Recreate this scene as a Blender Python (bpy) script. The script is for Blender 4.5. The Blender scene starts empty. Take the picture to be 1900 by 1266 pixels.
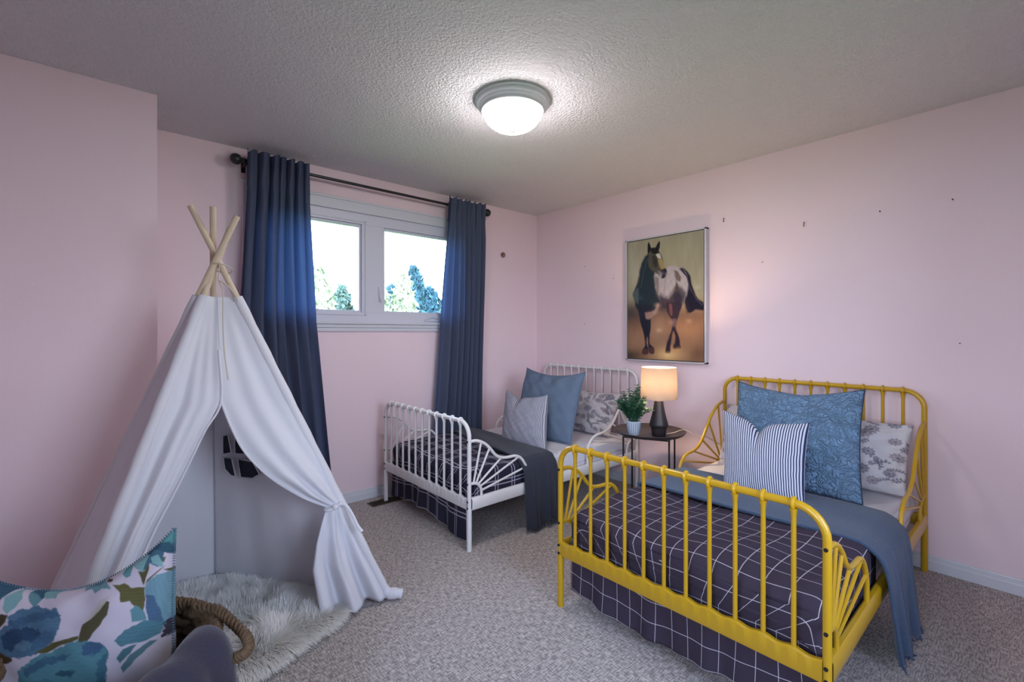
import bpy, math, random
import numpy as np
from mathutils import Vector, Matrix
PI = math.pi
random.seed(7); rng = np.random.default_rng(11)
scene = bpy.context.scene
COL = scene.collection

# ------------------------------------------------------------------ camera
F_PX, YAW = 865.0, math.radians(41.25)
cam_d = bpy.data.cameras.new('camera'); cam = bpy.data.objects.new('camera', cam_d); COL.objects.link(cam)
cam_d.sensor_width = 36.0; cam_d.lens = F_PX / 1900 * 36.0
cam_d.shift_y = -16.0 / 1900; cam_d.clip_start = 0.02
cam.location = (0, 0, 1.261); cam.rotation_euler = (PI / 2, 0, -YAW)
scene.camera = cam

# ------------------------------------------------------------------ world, light, exposure
world = bpy.data.worlds.new('sky'); scene.world = world; world.use_nodes = True
wn = world.node_tree.nodes; wl = world.node_tree.links
bg = wn['Background']; bg.inputs['Strength'].default_value = 6.0
wtc = wn.new('ShaderNodeTexCoord'); wsep = wn.new('ShaderNodeSeparateXYZ'); wr = wn.new('ShaderNodeValToRGB')
wr.color_ramp.elements[0].position = 0.0; wr.color_ramp.elements[0].color = (0.86, 0.91, 1.0, 1)
wr.color_ramp.elements[1].position = 0.6; wr.color_ramp.elements[1].color = (0.55, 0.70, 1.0, 1)
wl.new(wtc.outputs['Generated'], wsep.inputs[0]); wl.new(wsep.outputs['Z'], wr.inputs[0]); wl.new(wr.outputs[0], bg.inputs['Color'])
scene.view_settings.view_transform = 'Standard'; scene.view_settings.look = 'None'
scene.view_settings.gamma = 1.0; scene.view_settings.use_curve_mapping = False
scene.view_settings.exposure = 1.25
scene.cycles.use_denoising = True
scene.cycles.max_bounces = 10; scene.cycles.diffuse_bounces = 6; scene.cycles.transparent_max_bounces = 12
scene.cycles.sample_clamp_indirect = 6.0; scene.cycles.caustics_reflective = False; scene.cycles.caustics_refractive = False
CEIL_LAMP = 21.0      # emission of the ceiling bowl
TABLE_LAMP = 7.0      # watts of the bulb in the table lamp
# the window: a portal so that sky light comes in cleanly
pd = bpy.data.lights.new('window_portal', 'AREA'); pd.shape = 'RECTANGLE'; pd.size = 1.64; pd.size_y = 0.83
pd.cycles.is_portal = True
po = bpy.data.objects.new('window_portal', pd); COL.objects.link(po); po.location = (1.56, 3.56, 1.75); po.rotation_euler = (-PI / 2, 0, 0)

pd2 = bpy.data.lights.new('added_left_window_portal', 'AREA'); pd2.shape = 'RECTANGLE'; pd2.size = 1.6; pd2.size_y = 1.2  # portal for the added left window, out of view
pd2.cycles.is_portal = True
po2 = bpy.data.objects.new('added_left_window_portal', pd2); COL.objects.link(po2); po2.location = (-1.24, 0.0, 1.45); po2.rotation_euler = (0, -PI / 2, 0)
pd3 = bpy.data.lights.new('added_front_window_portal', 'AREA'); pd3.shape = 'RECTANGLE'; pd3.size = 1.3; pd3.size_y = 1.4  # portal for the added window behind the camera
pd3.cycles.is_portal = True
po3 = bpy.data.objects.new('added_front_window_portal', pd3); COL.objects.link(po3); po3.location = (1.15, -1.14, 1.55); po3.rotation_euler = (PI / 2, 0, 0)

# ------------------------------------------------------------------ materials
def new_mat(name):
    m = bpy.data.materials.new(name); m.use_nodes = True
    return m, m.node_tree.nodes, m.node_tree.links
def srgb(r, g, b):
    f = lambda c: (c / 255 / 12.92) if c / 255 <= 0.04045 else ((c / 255 + 0.055) / 1.055) ** 2.4
    return (f(r), f(g), f(b), 1)
def mat(name, col, rough=0.6, metal=0.0, bump=0.0, bscale=200.0, var=0.0, vscale=8.0, stretch=(1, 1, 1), spec=0.4, coat=0.0, translucent=0.0, tcol=None, sheen=0.0):
    m, n, l = new_mat(name); p = n['Principled BSDF']
    p.inputs['Base Color'].default_value = col; p.inputs['Roughness'].default_value = rough
    p.inputs['Metallic'].default_value = metal; p.inputs['Specular IOR Level'].default_value = spec
    p.inputs['Coat Weight'].default_value = coat
    if sheen: p.inputs['Sheen Weight'].default_value = sheen
    tc = n.new('ShaderNodeTexCoord'); mp = n.new('ShaderNodeMapping'); mp.inputs['Scale'].default_value = stretch
    l.new(tc.outputs['Object'], mp.inputs[0])
    if var > 0:
        t = n.new('ShaderNodeTexNoise'); t.inputs['Scale'].default_value = vscale; t.inputs['Detail'].default_value = 6
        l.new(mp.outputs[0], t.inputs['Vector'])
        mx = n.new('ShaderNodeMix'); mx.data_type = 'RGBA'
        mx.inputs[6].default_value = tuple(c * (1 - var) for c in col[:3]) + (1,); mx.inputs[7].default_value = tuple(min(1, c * (1 + var)) for c in col[:3]) + (1,)
        l.new(t.outputs['Fac'], mx.inputs[0]); l.new(mx.outputs[2], p.inputs['Base Color'])
    if bump > 0:
        t = n.new('ShaderNodeTexNoise'); t.inputs['Scale'].default_value = bscale; t.inputs['Detail'].default_value = 3
        l.new(mp.outputs[0], t.inputs['Vector'])
        b = n.new('ShaderNodeBump'); b.inputs['Strength'].default_value = bump; b.inputs['Distance'].default_value = 0.004
        l.new(t.outputs['Fac'], b.inputs['Height']); l.new(b.outputs[0], p.inputs['Normal'])
    if translucent > 0:
        tr = n.new('ShaderNodeBsdfTranslucent'); tr.inputs['Color'].default_value = tcol or col
        ms = n.new('ShaderNodeMixShader'); ms.inputs[0].default_value = translucent
        l.new(p.outputs[0], ms.inputs[1]); l.new(tr.outputs[0], ms.inputs[2]); l.new(ms.outputs[0], n['Material Output'].inputs['Surface'])
    return m

WALLC = (0.79, 0.630, 0.675, 1)
M_wall = mat('pink_paint', WALLC, 0.55, bump=0.12, bscale=260, var=0.02, vscale=3, spec=0.25)
# stippled ceiling
m, n, l = new_mat('stippled_ceiling'); M_ceil = m; p = n['Principled BSDF']
p.inputs['Base Color'].default_value = (0.81, 0.795, 0.81, 1); p.inputs['Roughness'].default_value = 0.9; p.inputs['Specular IOR Level'].default_value = 0.1
tc = n.new('ShaderNodeTexCoord'); t1 = n.new('ShaderNodeTexNoise'); t1.inputs['Scale'].default_value = 78; t1.inputs['Detail'].default_value = 4; t1.inputs['Roughness'].default_value = .55
t2 = n.new('ShaderNodeTexVoronoi'); t2.inputs['Scale'].default_value = 130
l.new(tc.outputs['Object'], t1.inputs['Vector']); l.new(tc.outputs['Object'], t2.inputs['Vector'])
cr = n.new('ShaderNodeValToRGB'); cr.color_ramp.elements[0].position = .38; cr.color_ramp.elements[1].position = .66
l.new(t1.outputs['Fac'], cr.inputs[0])
ad = n.new('ShaderNodeMath'); ad.operation = 'SUBTRACT'; ml = n.new('ShaderNodeMath'); ml.operation = 'MULTIPLY'; ml.inputs[1].default_value = .5
l.new(t2.outputs['Distance'], ml.inputs[0]); l.new(cr.outputs[0], ad.inputs[0]); l.new(ml.outputs[0], ad.inputs[1])
b = n.new('ShaderNodeBump'); b.inputs['Strength'].default_value = .95; b.inputs['Distance'].default_value = .0065
l.new(ad.outputs[0], b.inputs['Height']); l.new(b.outputs[0], p.inputs['Normal'])
# carpet: grey beige with short dark woven dashes
m, n, l = new_mat('woven_carpet'); M_carpet = m; p = n['Principled BSDF']; p.inputs['Roughness'].default_value = .95; p.inputs['Specular IOR Level'].default_value = .05
p.inputs['Sheen Weight'].default_value = .15
tc = n.new('ShaderNodeTexCoord')
def stretched(scale, sc, detail=3, rot=0):
    mp = n.new('ShaderNodeMapping'); mp.inputs['Scale'].default_value = sc; mp.inputs['Rotation'].default_value = (0, 0, rot); l.new(tc.outputs['Object'], mp.inputs[0])
    t = n.new('ShaderNodeTexNoise'); t.inputs['Scale'].default_value = scale; t.inputs['Detail'].default_value = detail; l.new(mp.outputs[0], t.inputs['Vector']); return t
ta = stretched(34, (1, 6.0, 1)); tb = stretched(34, (6.0, 1, 1)); td = stretched(330, (1, 1, 1), 2); te = stretched(3, (1, 1, 1), 3)
def ramp(src, a, b_, c0=(0, 0, 0, 1), c1=(1, 1, 1, 1)):
    r = n.new('ShaderNodeValToRGB'); r.color_ramp.elements[0].position = a; r.color_ramp.elements[1].position = b_; r.color_ramp.elements[0].color = c0; r.color_ramp.elements[1].color = c1
    l.new(src, r.inputs[0]); return r
ra = ramp(ta.outputs['Fac'], .36, .56); rb = ramp(tb.outputs['Fac'], .36, .56)
mn = n.new('ShaderNodeMath'); mn.operation = 'MULTIPLY'; l.new(ra.outputs[0], mn.inputs[0]); l.new(rb.outputs[0], mn.inputs[1])
av = n.new('ShaderNodeMath'); av.operation = 'ADD'; l.new(mn.outputs[0], av.inputs[0]); l.new(td.outputs['Fac'], av.inputs[1])
av2 = n.new('ShaderNodeMath'); av2.operation = 'MULTIPLY'; av2.inputs[1].default_value = .62; l.new(av.outputs[0], av2.inputs[0])
rc = ramp(av2.outputs[0], .18, .92, (0.155, 0.135, 0.125, 1), (0.64, 0.57, 0.535, 1))
l.new(rc.outputs[0], p.inputs['Base Color'])
b = n.new('ShaderNodeBump'); b.inputs['Strength'].default_value = .5; b.inputs['Distance'].default_value = .005; l.new(av.outputs[0], b.inputs['Height']); l.new(b.outputs[0], p.inputs['Normal'])

M_trim = mat('white_trim_paint', (0.60, 0.61, 0.66, 1), .4, spec=.4)
M_vinyl = mat('white_vinyl', (0.60, 0.61, 0.69, 1), .35)
M_ylw = mat('yellow_enamel', (0.53, 0.305, 0.008, 1), .32, spec=.5, coat=.2)
M_wht = mat('white_enamel', (0.72, 0.70, 0.69, 1), .35, spec=.5)
M_blk = mat('black_metal', (0.012, 0.011, 0.013, 1), .35, spec=.5)
M_tray = mat('dark_metal_tray', (0.035, 0.028, 0.032, 1), .4, spec=.5)
M_bolt = mat('black_bolt', (0.01, 0.01, 0.01, 1), .4)
M_sheet = mat('white_cotton_sheet', (0.66, 0.65, 0.70, 1), .85, bump=.15, bscale=60, spec=.1)
M_curt = mat('slate_blue_curtain_linen', (0.085, 0.10, 0.155, 1), .9, bump=.35, bscale=420, var=.18, vscale=240, stretch=(1, 1, .3), spec=.08, translucent=.20, tcol=(0.05, 0.14, 0.38, 1))
M_tent = mat('white_cotton_canvas', (0.80, 0.80, 0.84, 1), .9, bump=1.0, bscale=11, stretch=(1, 1, .35), spec=.05, translucent=.22, tcol=(0.78, 0.76, 0.84, 1))
M_pole = mat('pine_pole', (0.62, 0.50, 0.36, 1), .6, bump=.2, bscale=30, var=.12, vscale=14, stretch=(6, 6, .6))
M_cord = mat('natural_cord', (0.55, 0.49, 0.40, 1), .9)
M_fur = mat('white_fur', (0.90, 0.89, 0.86, 1), .8, spec=.15, translucent=.15)
M_throwY = mat('slate_blue_knit', (0.055, 0.085, 0.145, 1), .95, bump=.6, bscale=220, var=.5, vscale=190, spec=.05, sheen=.2)
M_throwW = mat('charcoal_navy_knit', (0.036, 0.040, 0.056, 1), .95, bump=.6, bscale=220, var=.5, vscale=190, spec=.05, sheen=.15)
M_quilt = None
M_bluesham = mat('steel_blue_cotton', (0.135, 0.185, 0.265, 1), .85, bump=.25, bscale=120, spec=.1)
M_pipe = mat('navy_piping', (0.03, 0.05, 0.09, 1), .8)
M_greyth = mat('charcoal_fleece', (0.042, 0.038, 0.058, 1), .95, bump=.5, bscale=260, var=.2, vscale=160, spec=.05, sheen=.3)
M_leaf = mat('green_leaf', (0.04, 0.13, 0.075, 1), .5, var=.45, vscale=25, translucent=.15, tcol=(.15, .3, .05, 1))
M_soil = mat('dark_soil', (0.02, 0.015, 0.01, 1), .9)
M_pot = mat('pale_ceramic', (0.55, 0.62, 0.70, 1), .35)
M_potg = mat('slate_groove_glaze', (0.16, 0.22, 0.32, 1), .4)
M_lampb = mat('matt_black_ceramic', (0.022, 0.018, 0.022, 1), .42, spec=.5)
M_frame = mat('brushed_silver_frame', (0.55, 0.54, 0.57, 1), .4, metal=.3)
M_framein = mat('dark_frame_lip', (0.03, 0.03, 0.035, 1), .5)
M_vent = mat('bronze_metal', (0.10, 0.065, 0.04, 1), .45, metal=.6)
M_hookm = mat('tarnished_brass', (0.25, 0.14, 0.10, 1), .4, metal=.6)
M_tree = [mat('cedar_green', c, .8, var=.5, vscale=3) for c in [(0.045, 0.125, 0.155, 1), (0.12, 0.19, 0.15, 1), (0.42, 0.48, 0.32, 1)]]  # last, pale tone has overexposed haze put into its colour
M_bark = mat('bark', (0.12, 0.08, 0.05, 1), .9)
M_grass = mat('lawn', (0.12, 0.2, 0.06, 1), .9)

def glass_mat():
    m, n, l = new_mat('window_glass'); n.remove(n['Principled BSDF'])
    tr = n.new('ShaderNodeBsdfTransparent'); tr.inputs[0].default_value = (.96, .98, 1, 1)
    gl = n.new('ShaderNodeBsdfGlossy'); gl.inputs['Roughness'].default_value = .02
    fr = n.new('ShaderNodeFresnel'); fr.inputs[0].default_value = 1.3; mx = n.new('ShaderNodeMixShader')
    l.new(fr.outputs[0], mx.inputs[0]); l.new(tr.outputs[0], mx.inputs[1]); l.new(gl.outputs[0], mx.inputs[2]); l.new(mx.outputs[0], n['Material Output'].inputs['Surface'])
    return m
M_glass = glass_mat()
def emit_mat(name, col, s):
    m, n, l = new_mat(name); p = n['Principled BSDF']; p.inputs['Base Color'].default_value = (.9, .9, .9, 1)
    p.inputs['Emission Color'].default_value = col; p.inputs['Emission Strength'].default_value = s; p.inputs['Roughness'].default_value = .3
    return m
M_bowl = emit_mat('lit_frosted_glass', (1.0, 0.94, 0.96, 1), CEIL_LAMP)
M_bulb = emit_mat('lit_bulb', (1.0, 0.72, 0.42, 1), 12)
M_shade = mat('cream_lampshade', (0.46, 0.40, 0.37, 1), .9, bump=.3, bscale=500, translucent=.40, tcol=(0.46, 0.40, 0.33, 1), spec=.05)

# patterned cloths (pattern in UV metres)
def grid_lines(n, l, uv, period, width, offsets=(0.0,)):
    sep = n.new('ShaderNodeSeparateXYZ'); l.new(uv, sep.inputs[0]); outs = []
    for ax in ('X', 'Y'):
        for off in offsets:
            a = n.new('ShaderNodeMath'); a.operation = 'ADD'; a.inputs[1].default_value = off + 50 * period; l.new(sep.outputs[ax], a.inputs[0])
            d = n.new('ShaderNodeMath'); d.operation = 'DIVIDE'; d.inputs[1].default_value = period; l.new(a.outputs[0], d.inputs[0])
            f = n.new('ShaderNodeMath'); f.operation = 'FRACT'; l.new(d.outputs[0], f.inputs[0])
            c = n.new('ShaderNodeMath'); c.operation = 'LESS_THAN'; c.inputs[1].default_value = width / period; l.new(f.outputs[0], c.inputs[0])
            outs.append(c.outputs[0])
    return outs
def check_cloth(name, base, line, period, width, offsets, strength=1.0, base2=None):
    m, n, l = new_mat(name); p = n['Principled BSDF']; p.inputs['Roughness'].default_value = .9; p.inputs['Specular IOR Level'].default_value = .1
    uv = n.new('ShaderNodeUVMap'); uv.uv_map = 'UVMap'
    outs = grid_lines(n, l, uv.outputs[0], period, width, offsets)
    cur = outs[0]
    for o in outs[1:]:
        a = n.new('ShaderNodeMath'); a.operation = 'ADD'; l.new(cur, a.inputs[0]); l.new(o, a.inputs[1]); cur = a.outputs[0]
    s = n.new('ShaderNodeMath'); s.operation = 'MULTIPLY'; s.inputs[1].default_value = strength; s.use_clamp = True; l.new(cur, s.inputs[0])
    mx = n.new('ShaderNodeMix'); mx.data_type = 'RGBA'; mx.inputs[6].default_value = base; mx.inputs[7].default_value = line; l.new(s.outputs[0], mx.inputs[0])
    l.new(mx.outputs[2], p.inputs['Base Color'])
    t = n.new('ShaderNodeTexNoise'); t.inputs['Scale'].default_value = 14; t.inputs['Detail'].default_value = 4; l.new(uv.outputs[0], t.inputs['Vector'])
    b = n.new('ShaderNodeBump'); b.inputs['Strength'].default_value = .25; b.inputs['Distance'].default_value = .02; l.new(t.outputs['Fac'], b.inputs['Height']); l.new(b.outputs[0], p.inputs['Normal'])
    return m
M_duvY = check_cloth('plum_grey_windowpane_check', (0.052, 0.040, 0.060, 1), (0.62, 0.58, 0.66, 1), .077, .0026, (0.0,), .75)
M_duvW = check_cloth('navy_double_line_check', (0.030, 0.028, 0.048, 1), (0.44, 0.42, 0.50, 1), .135, .0062, (0.0, 0.022), .9)
def stripe_cloth(name, base, line, period, width):
    m, n, l = new_mat(name); p = n['Principled BSDF']; p.inputs['Roughness'].default_value = .9; p.inputs['Specular IOR Level'].default_value = .1
    uv = n.new('ShaderNodeUVMap'); uv.uv_map = 'UVMap'; o = grid_lines(n, l, uv.outputs[0], period, width)[0]
    mx = n.new('ShaderNodeMix'); mx.data_type = 'RGBA'; mx.inputs[6].default_value = base; mx.inputs[7].default_value = line; l.new(o, mx.inputs[0]); l.new(mx.outputs[2], p.inputs['Base Color'])
    return m
M_strY = stripe_cloth('navy_and_white_ticking', (0.62, 0.64, 0.72, 1), (0.035, 0.05, 0.12, 1), .0125, .0055)
M_strW = stripe_cloth('grey_and_white_fine_ticking', (0.44, 0.44, 0.50, 1), (0.11, 0.12, 0.18, 1), .0115, .0045)
def quilt_mat():
    m, n, l = new_mat('quilted_blue_matelasse'); p = n['Principled BSDF']; p.inputs['Roughness'].default_value = .8; p.inputs['Base Color'].default_value = (0.175, 0.29, 0.44, 1); p.inputs['Specular IOR Level'].default_value = .15
    uv = n.new('ShaderNodeUVMap'); uv.uv_map = 'UVMap'
    t0 = n.new('ShaderNodeTexNoise'); t0.inputs['Scale'].default_value = 9; l.new(uv.outputs[0], t0.inputs['Vector'])
    mx = n.new('ShaderNodeMix'); mx.data_type = 'RGBA'; mx.inputs[0].default_value = .25; l.new(uv.outputs[0], mx.inputs[6]); l.new(t0.outputs['Color'], mx.inputs[7])
    w = n.new('ShaderNodeTexWave'); w.wave_type = 'RINGS'; w.inputs['Scale'].default_value = 12; w.inputs['Distortion'].default_value = 7; w.inputs['Detail'].default_value = 2; w.inputs['Detail Scale'].default_value = 3
    l.new(mx.outputs[2], w.inputs['Vector'])
    b = n.new('ShaderNodeBump'); b.inputs['Strength'].default_value = .8; b.inputs['Distance'].default_value = .02; l.new(w.outputs['Fac'], b.inputs['Height']); l.new(b.outputs[0], p.inputs['Normal'])
    return m
M_quilt = quilt_mat()
def painted(name, rough=.85, layer='paint', bump=.1):
    m, n, l = new_mat(name); p = n['Principled BSDF']; p.inputs['Roughness'].default_value = rough; p.inputs['Specular IOR Level'].default_value = .12
    a = n.new('ShaderNodeVertexColor'); a.layer_name = layer; l.new(a.outputs[0], p.inputs['Base Color'])
    t = n.new('ShaderNodeTexNoise'); t.inputs['Scale'].default_value = 300; b = n.new('ShaderNodeBump'); b.inputs['Strength'].default_value = bump; b.inputs['Distance'].default_value = .002
    tc = n.new('ShaderNodeTexCoord'); l.new(tc.outputs['Object'], t.inputs['Vector']); l.new(t.outputs['Fac'], b.inputs['Height']); l.new(b.outputs[0], p.inputs['Normal'])
    return m
M_teal = painted('teal_peony_print_cotton'); M_toile = painted('grey_blossom_print_cotton'); M_canvas = painted('painted_canvas', .6)

# ------------------------------------------------------------------ mesh helpers
class MB:
    def __init__(s): s.v = []; s.f = []; s.uv = {}; s.off = 0
    def add(s, vs, fs, uvs=None):
        o = s.off; vs = [tuple(map(float, v)) for v in vs]; s.v += vs; s.off += len(vs)
        s.f += [tuple(i + o for i in f) for f in fs]
        if uvs is not None:
            for i, q in enumerate(uvs): s.uv[o + i] = q
        return s
    def box(s, x0, x1, y0, y1, z0, z1):
        return s.add([(x, y, z) for z in (z0, z1) for y in (y0, y1) for x in (x0, x1)],
                     [(0, 2, 3, 1), (4, 5, 7, 6), (0, 1, 5, 4), (2, 6, 7, 3), (0, 4, 6, 2), (1, 3, 7, 5)])
    def grid(s, P, closed_u=False, closed_v=False, uv=None, flip=False):
        P = np.asarray(P, float); nu, nv = P.shape[:2]; fs = []
        for i in range(nu if closed_u else nu - 1):
            for j in range(nv if closed_v else nv - 1):
                a, b_, c, d = i * nv + j, ((i + 1) % nu) * nv + j, ((i + 1) % nu) * nv + (j + 1) % nv, i * nv + (j + 1) % nv
                fs.append((a, d, c, b_) if flip else (a, b_, c, d))
        return s.add(P.reshape(-1, 3), fs, None if uv is None else [tuple(q) for q in np.asarray(uv).reshape(-1, 2)])
    def tube(s, pts, r, k=8, caps=True, closed=False):
        pts = [Vector(p) for p in pts]; n_ = len(pts); rs = r if hasattr(r, '__len__') else [r] * n_
        rings = []; up = None
        for i, p in enumerate(pts):
            if closed: t = (pts[(i + 1) % n_] - pts[i - 1])
            else: t = pts[min(i + 1, n_ - 1)] - pts[max(i - 1, 0)]
            t.normalize()
            if up is None:
                up = Vector((0, 0, 1)) if abs(t.z) < .9 else Vector((0, 1, 0))
            a = (up - t * up.dot(t)); a.normalize(); up = a; b_ = t.cross(a)
            rings.append([p + (a * math.cos(2 * PI * q / k) + b_ * math.sin(2 * PI * q / k)) * rs[i] for q in range(k)])
        vs = [tuple(v) for rg in rings for v in rg]; fs = []
        for i in range(n_ if closed else n_ - 1):
            for q in range(k):
                fs.append((i * k + q, i * k + (q + 1) % k, ((i + 1) % n_) * k + (q + 1) % k, ((i + 1) % n_) * k + q))
        if caps and not closed: fs += [tuple(range(k))[::-1], tuple((n_ - 1) * k + q for q in range(k))]
        return s.add(vs, fs)
    def lathe(s, prof, c=(0, 0, 0), k=32, cap0=True, cap1=True):
        vs = [(c[0] + r * math.cos(2 * PI * q / k), c[1] + r * math.sin(2 * PI * q / k), c[2] + z) for r, z in prof for q in range(k)]
        fs = [(i * k + q, i * k + (q + 1) % k, (i + 1) * k + (q + 1) % k, (i + 1) * k + q) for i in range(len(prof) - 1) for q in range(k)]
        if cap0: fs.append(tuple(range(k))[::-1])
        if cap1: fs.append(tuple((len(prof) - 1) * k + q for q in range(k)))
        return s.add(vs, fs)
    def torus(s, c, axis, R, r, k=16, q=8):
        ax = Vector(axis).normalized(); a = ax.orthogonal().normalized(); b_ = ax.cross(a)
        return s.tube([Vector(c) + (a * math.cos(2 * PI * i / k) + b_ * math.sin(2 * PI * i / k)) * R for i in range(k)], r, q, closed=True)
    def sphere(s, c, r, k=12, sc=(1, 1, 1)):
        prof = [(max(1e-4, math.sin(PI * i / k)) * r, -math.cos(PI * i / k) * r) for i in range(k + 1)]
        vs = [(c[0] + sc[0] * R * math.cos(2 * PI * q / k), c[1] + sc[1] * R * math.sin(2 * PI * q / k), c[2] + sc[2] * z) for R, z in prof for q in range(k)]
        fs = [(i * k + q, i * k + (q + 1) % k, (i + 1) * k + (q + 1) % k, (i + 1) * k + q) for i in range(k) for q in range(k)]
        return s.add(vs, fs)
def obj(name, mb, m, parent=None, smooth=True, origin=None, bevel=0, solid=0, subsurf=0, sharp=40):
    """one mesh object; a part is given in world metres and moved into its root's frame"""
    me = bpy.data.meshes.new(name)
    ox = Vector((0, 0, 0))
    if parent is not None:
        q = parent
        while q is not None: ox += q.location; q = q.parent
    elif origin is not None: ox = Vector(origin)
    V = np.array(mb.v, float) - np.array(ox)
    me.from_pydata(V.tolist(), [], mb.f); me.validate()
    if mb.uv:
        ul = me.uv_layers.new(name='UVMap'); li = np.zeros(len(me.loops), np.int32); me.loops.foreach_get('vertex_index', li)
        U = np.zeros((len(mb.v), 2)); idx = np.array(list(mb.uv.keys())); U[idx] = np.array(list(mb.uv.values())); ul.data.foreach_set('uv', U[li].ravel())
    if getattr(mb, 'col', None) is not None:
        ca = me.color_attributes.new('paint', 'FLOAT_COLOR', 'POINT'); ca.data.foreach_set('color', np.asarray(mb.col, np.float32).ravel())
    me.materials.append(m)
    me.polygons.foreach_set('use_smooth', [smooth] * len(me.polygons))
    if smooth and sharp < 180: me.set_sharp_from_angle(angle=math.radians(sharp))
    o = bpy.data.objects.new(name, me); COL.objects.link(o)
    if parent is not None: o.parent = parent
    else: o.location = ox
    if solid: md = o.modifiers.new('t', 'SOLIDIFY'); md.thickness = solid; md.offset = 0
    if bevel: md = o.modifiers.new('b', 'BEVEL'); md.width = bevel; md.segments = 2; md.limit_method = 'ANGLE'
    if subsurf: md = o.modifiers.new('s', 'SUBSURF'); md.levels = subsurf; md.render_levels = subsurf
    return o
def tag(o, label=None, cat=None, group=None, kind=None):
    if label: o['label'] = label
    if cat: o['category'] = cat
    if group: o['group'] = group
    if kind: o['kind'] = kind
    return o
def thing(name, loc, label, cat, group=None):
    o = bpy.data.objects.new(name, None); o.empty_display_size = .1; COL.objects.link(o); o.location = loc
    return tag(o, label, cat, group)
def struct(name, mb, m, parent=None, smooth=False, **k):
    o = obj(name, mb, m, parent, smooth, **k); o['kind'] = 'structure'; return o
def catmull(P, n=8):
    P = [Vector(p) for p in P]; P = [P[0] * 2 - P[1]] + P + [P[-1] * 2 - P[-2]]; out = []
    for i in range(1, len(P) - 2):
        for k in range(n):
            t = k / n
            out.append(.5 * ((2 * P[i]) + (-P[i - 1] + P[i + 1]) * t + (2 * P[i - 1] - 5 * P[i] + 4 * P[i + 1] - P[i + 2]) * t * t + (-P[i - 1] + 3 * P[i] - 3 * P[i + 1] + P[i + 2]) * t ** 3))
    out.append(P[-2]); return out
def nz(x, y=0, z=0, s=0):   # cheap smooth noise
    return (np.sin(1.7 * x + 2.3 * y + s) + np.sin(-2.9 * x + 1.3 * y + 1.9 * z + 2 * s + 1) + np.sin(4.1 * x - 3.7 * y + .7 * s + 2) * .6 + np.sin(6.3 * y + 5.2 * x * .7 + 3 * s) * .4) / 3

# ------------------------------------------------------------------ room
XR, YW, H = 3.306, 3.389, 2.44
XL, YF = -1.1, -1.0
XB, YB = 0.202, 2.905          # the bumped-out closet wall on the left
WX0, WX1, WZ0, WZ1 = 0.74, 2.38, 1.337, 2.160
struct('floor', MB().box(XL - .1, XR + .1, YF - .1, YW + .1, -.1, 0), M_carpet)
struct('ceiling', MB().box(XL - .1, XR + .1, YF - .1, YW + .1, H, H + .1), M_ceil)
w = MB(); w.box(XB, WX0, YW, YW + .12, 0, H).box(WX1, XR + .1, YW, YW + .12, 0, H).box(WX0, WX1, YW, YW + .12, 0, WZ0).box(WX0, WX1, YW, YW + .12, WZ1, H)
struct('wall_back', w, M_wall)
struct('wall_right', MB().box(XR, XR + .1, YF - .1, YW, 0, H), M_wall)
w = MB().box(XL - .1, XB, YB, YW + .12, 0, H)
struct('wall_closet', w, M_wall)
SY0, SY1, SZ0, SZ1 = -0.6, 0.6, 0.65, 2.25      # unseen opening added in the left wall to brighten the room
struct('wall_left', MB().box(XL - .1, XL, YF - .1, SY0, 0, H).box(XL - .1, XL, SY1, YB, 0, H).box(XL - .1, XL, SY0, SY1, 0, SZ0).box(XL - .1, XL, SY0, SY1, SZ1, H), M_wall)
FX0, FX1, FZ0, FZ1 = 0.5, 1.8, 0.85, 2.25      # unseen opening added behind the camera for more fill light
struct('wall_front', MB().box(XL, FX0, YF - .1, YF, 0, H).box(FX1, XR, YF - .1, YF, 0, H).box(FX0, FX1, YF - .1, YF, 0, FZ0).box(FX0, FX1, YF - .1, YF, FZ1, H), M_wall)
def baseboard(name, p0, p1, nrm):
    """profiled board from p0 to p1, nrm points into the room"""
    prof = [(0, 0), (.013, 0), (.013, .048), (.010, .054), (.010, .062), (.007, .066), (.009, .070), (.006, .077), (0, .078)]
    P = np.array([[(p[0] + nrm[0] * a, p[1] + nrm[1] * a, z) for a, z in prof] for p in (p0, p1)])
    o = struct(name, MB().grid(P), M_trim, smooth=False); return o
baseboard('baseboard_back', (XB, YW), (XR - .013, YW), (0, -1)); baseboard('baseboard_right', (XR, YF), (XR, YW), (-1, 0))
baseboard('baseboard_closet', (XL, YB), (XB, YB), (0, -1))

# ------------------------------------------------------------------ window
win = thing('window_1', (1.56, YW, WZ0), None, None); win['kind'] = 'structure'
def wpart(name, mb, m=M_vinyl, **k): o = obj(name, mb, m, win, smooth=False, **k); return o
c = MB(); yo = YW - .018
c.box(WX0 - .07, WX1 + .07, yo, YW, WZ1 - .004, WZ1 + .075).box(WX0 - .08, WX1 + .08, yo - .008, YW, WZ1 + .067, WZ1 + .083)
c.box(WX0 - .07, WX0, yo, YW, WZ0, WZ1).box(WX1, WX1 + .07, yo, YW, WZ0, WZ1)
wpart('casing', c, M_trim, bevel=.003)
c = MB(); c.box(WX0 - .09, WX1 + .09, YW - .040, YW + .02, WZ0 - .014, WZ0).box(WX0 - .07, WX1 + .07, YW - .024, YW, WZ0 - .040, WZ0 - .014).box(WX0 - .07, WX1 + .07, YW - .016, YW, WZ0 - .068, WZ0 - .040)
wpart('sill', c, M_trim, bevel=.003)
y0, y1 = YW + .002, YW + .075
pz0, pz1 = 1.427, 2.063; panes = [(.835, 1.452), (1.659, 2.285)]
c = MB()
c.box(WX0, WX1, y0, y1, WZ0, pz0 - .014).box(WX0, WX1, y0, y1, pz1 + .014, WZ1)
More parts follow.
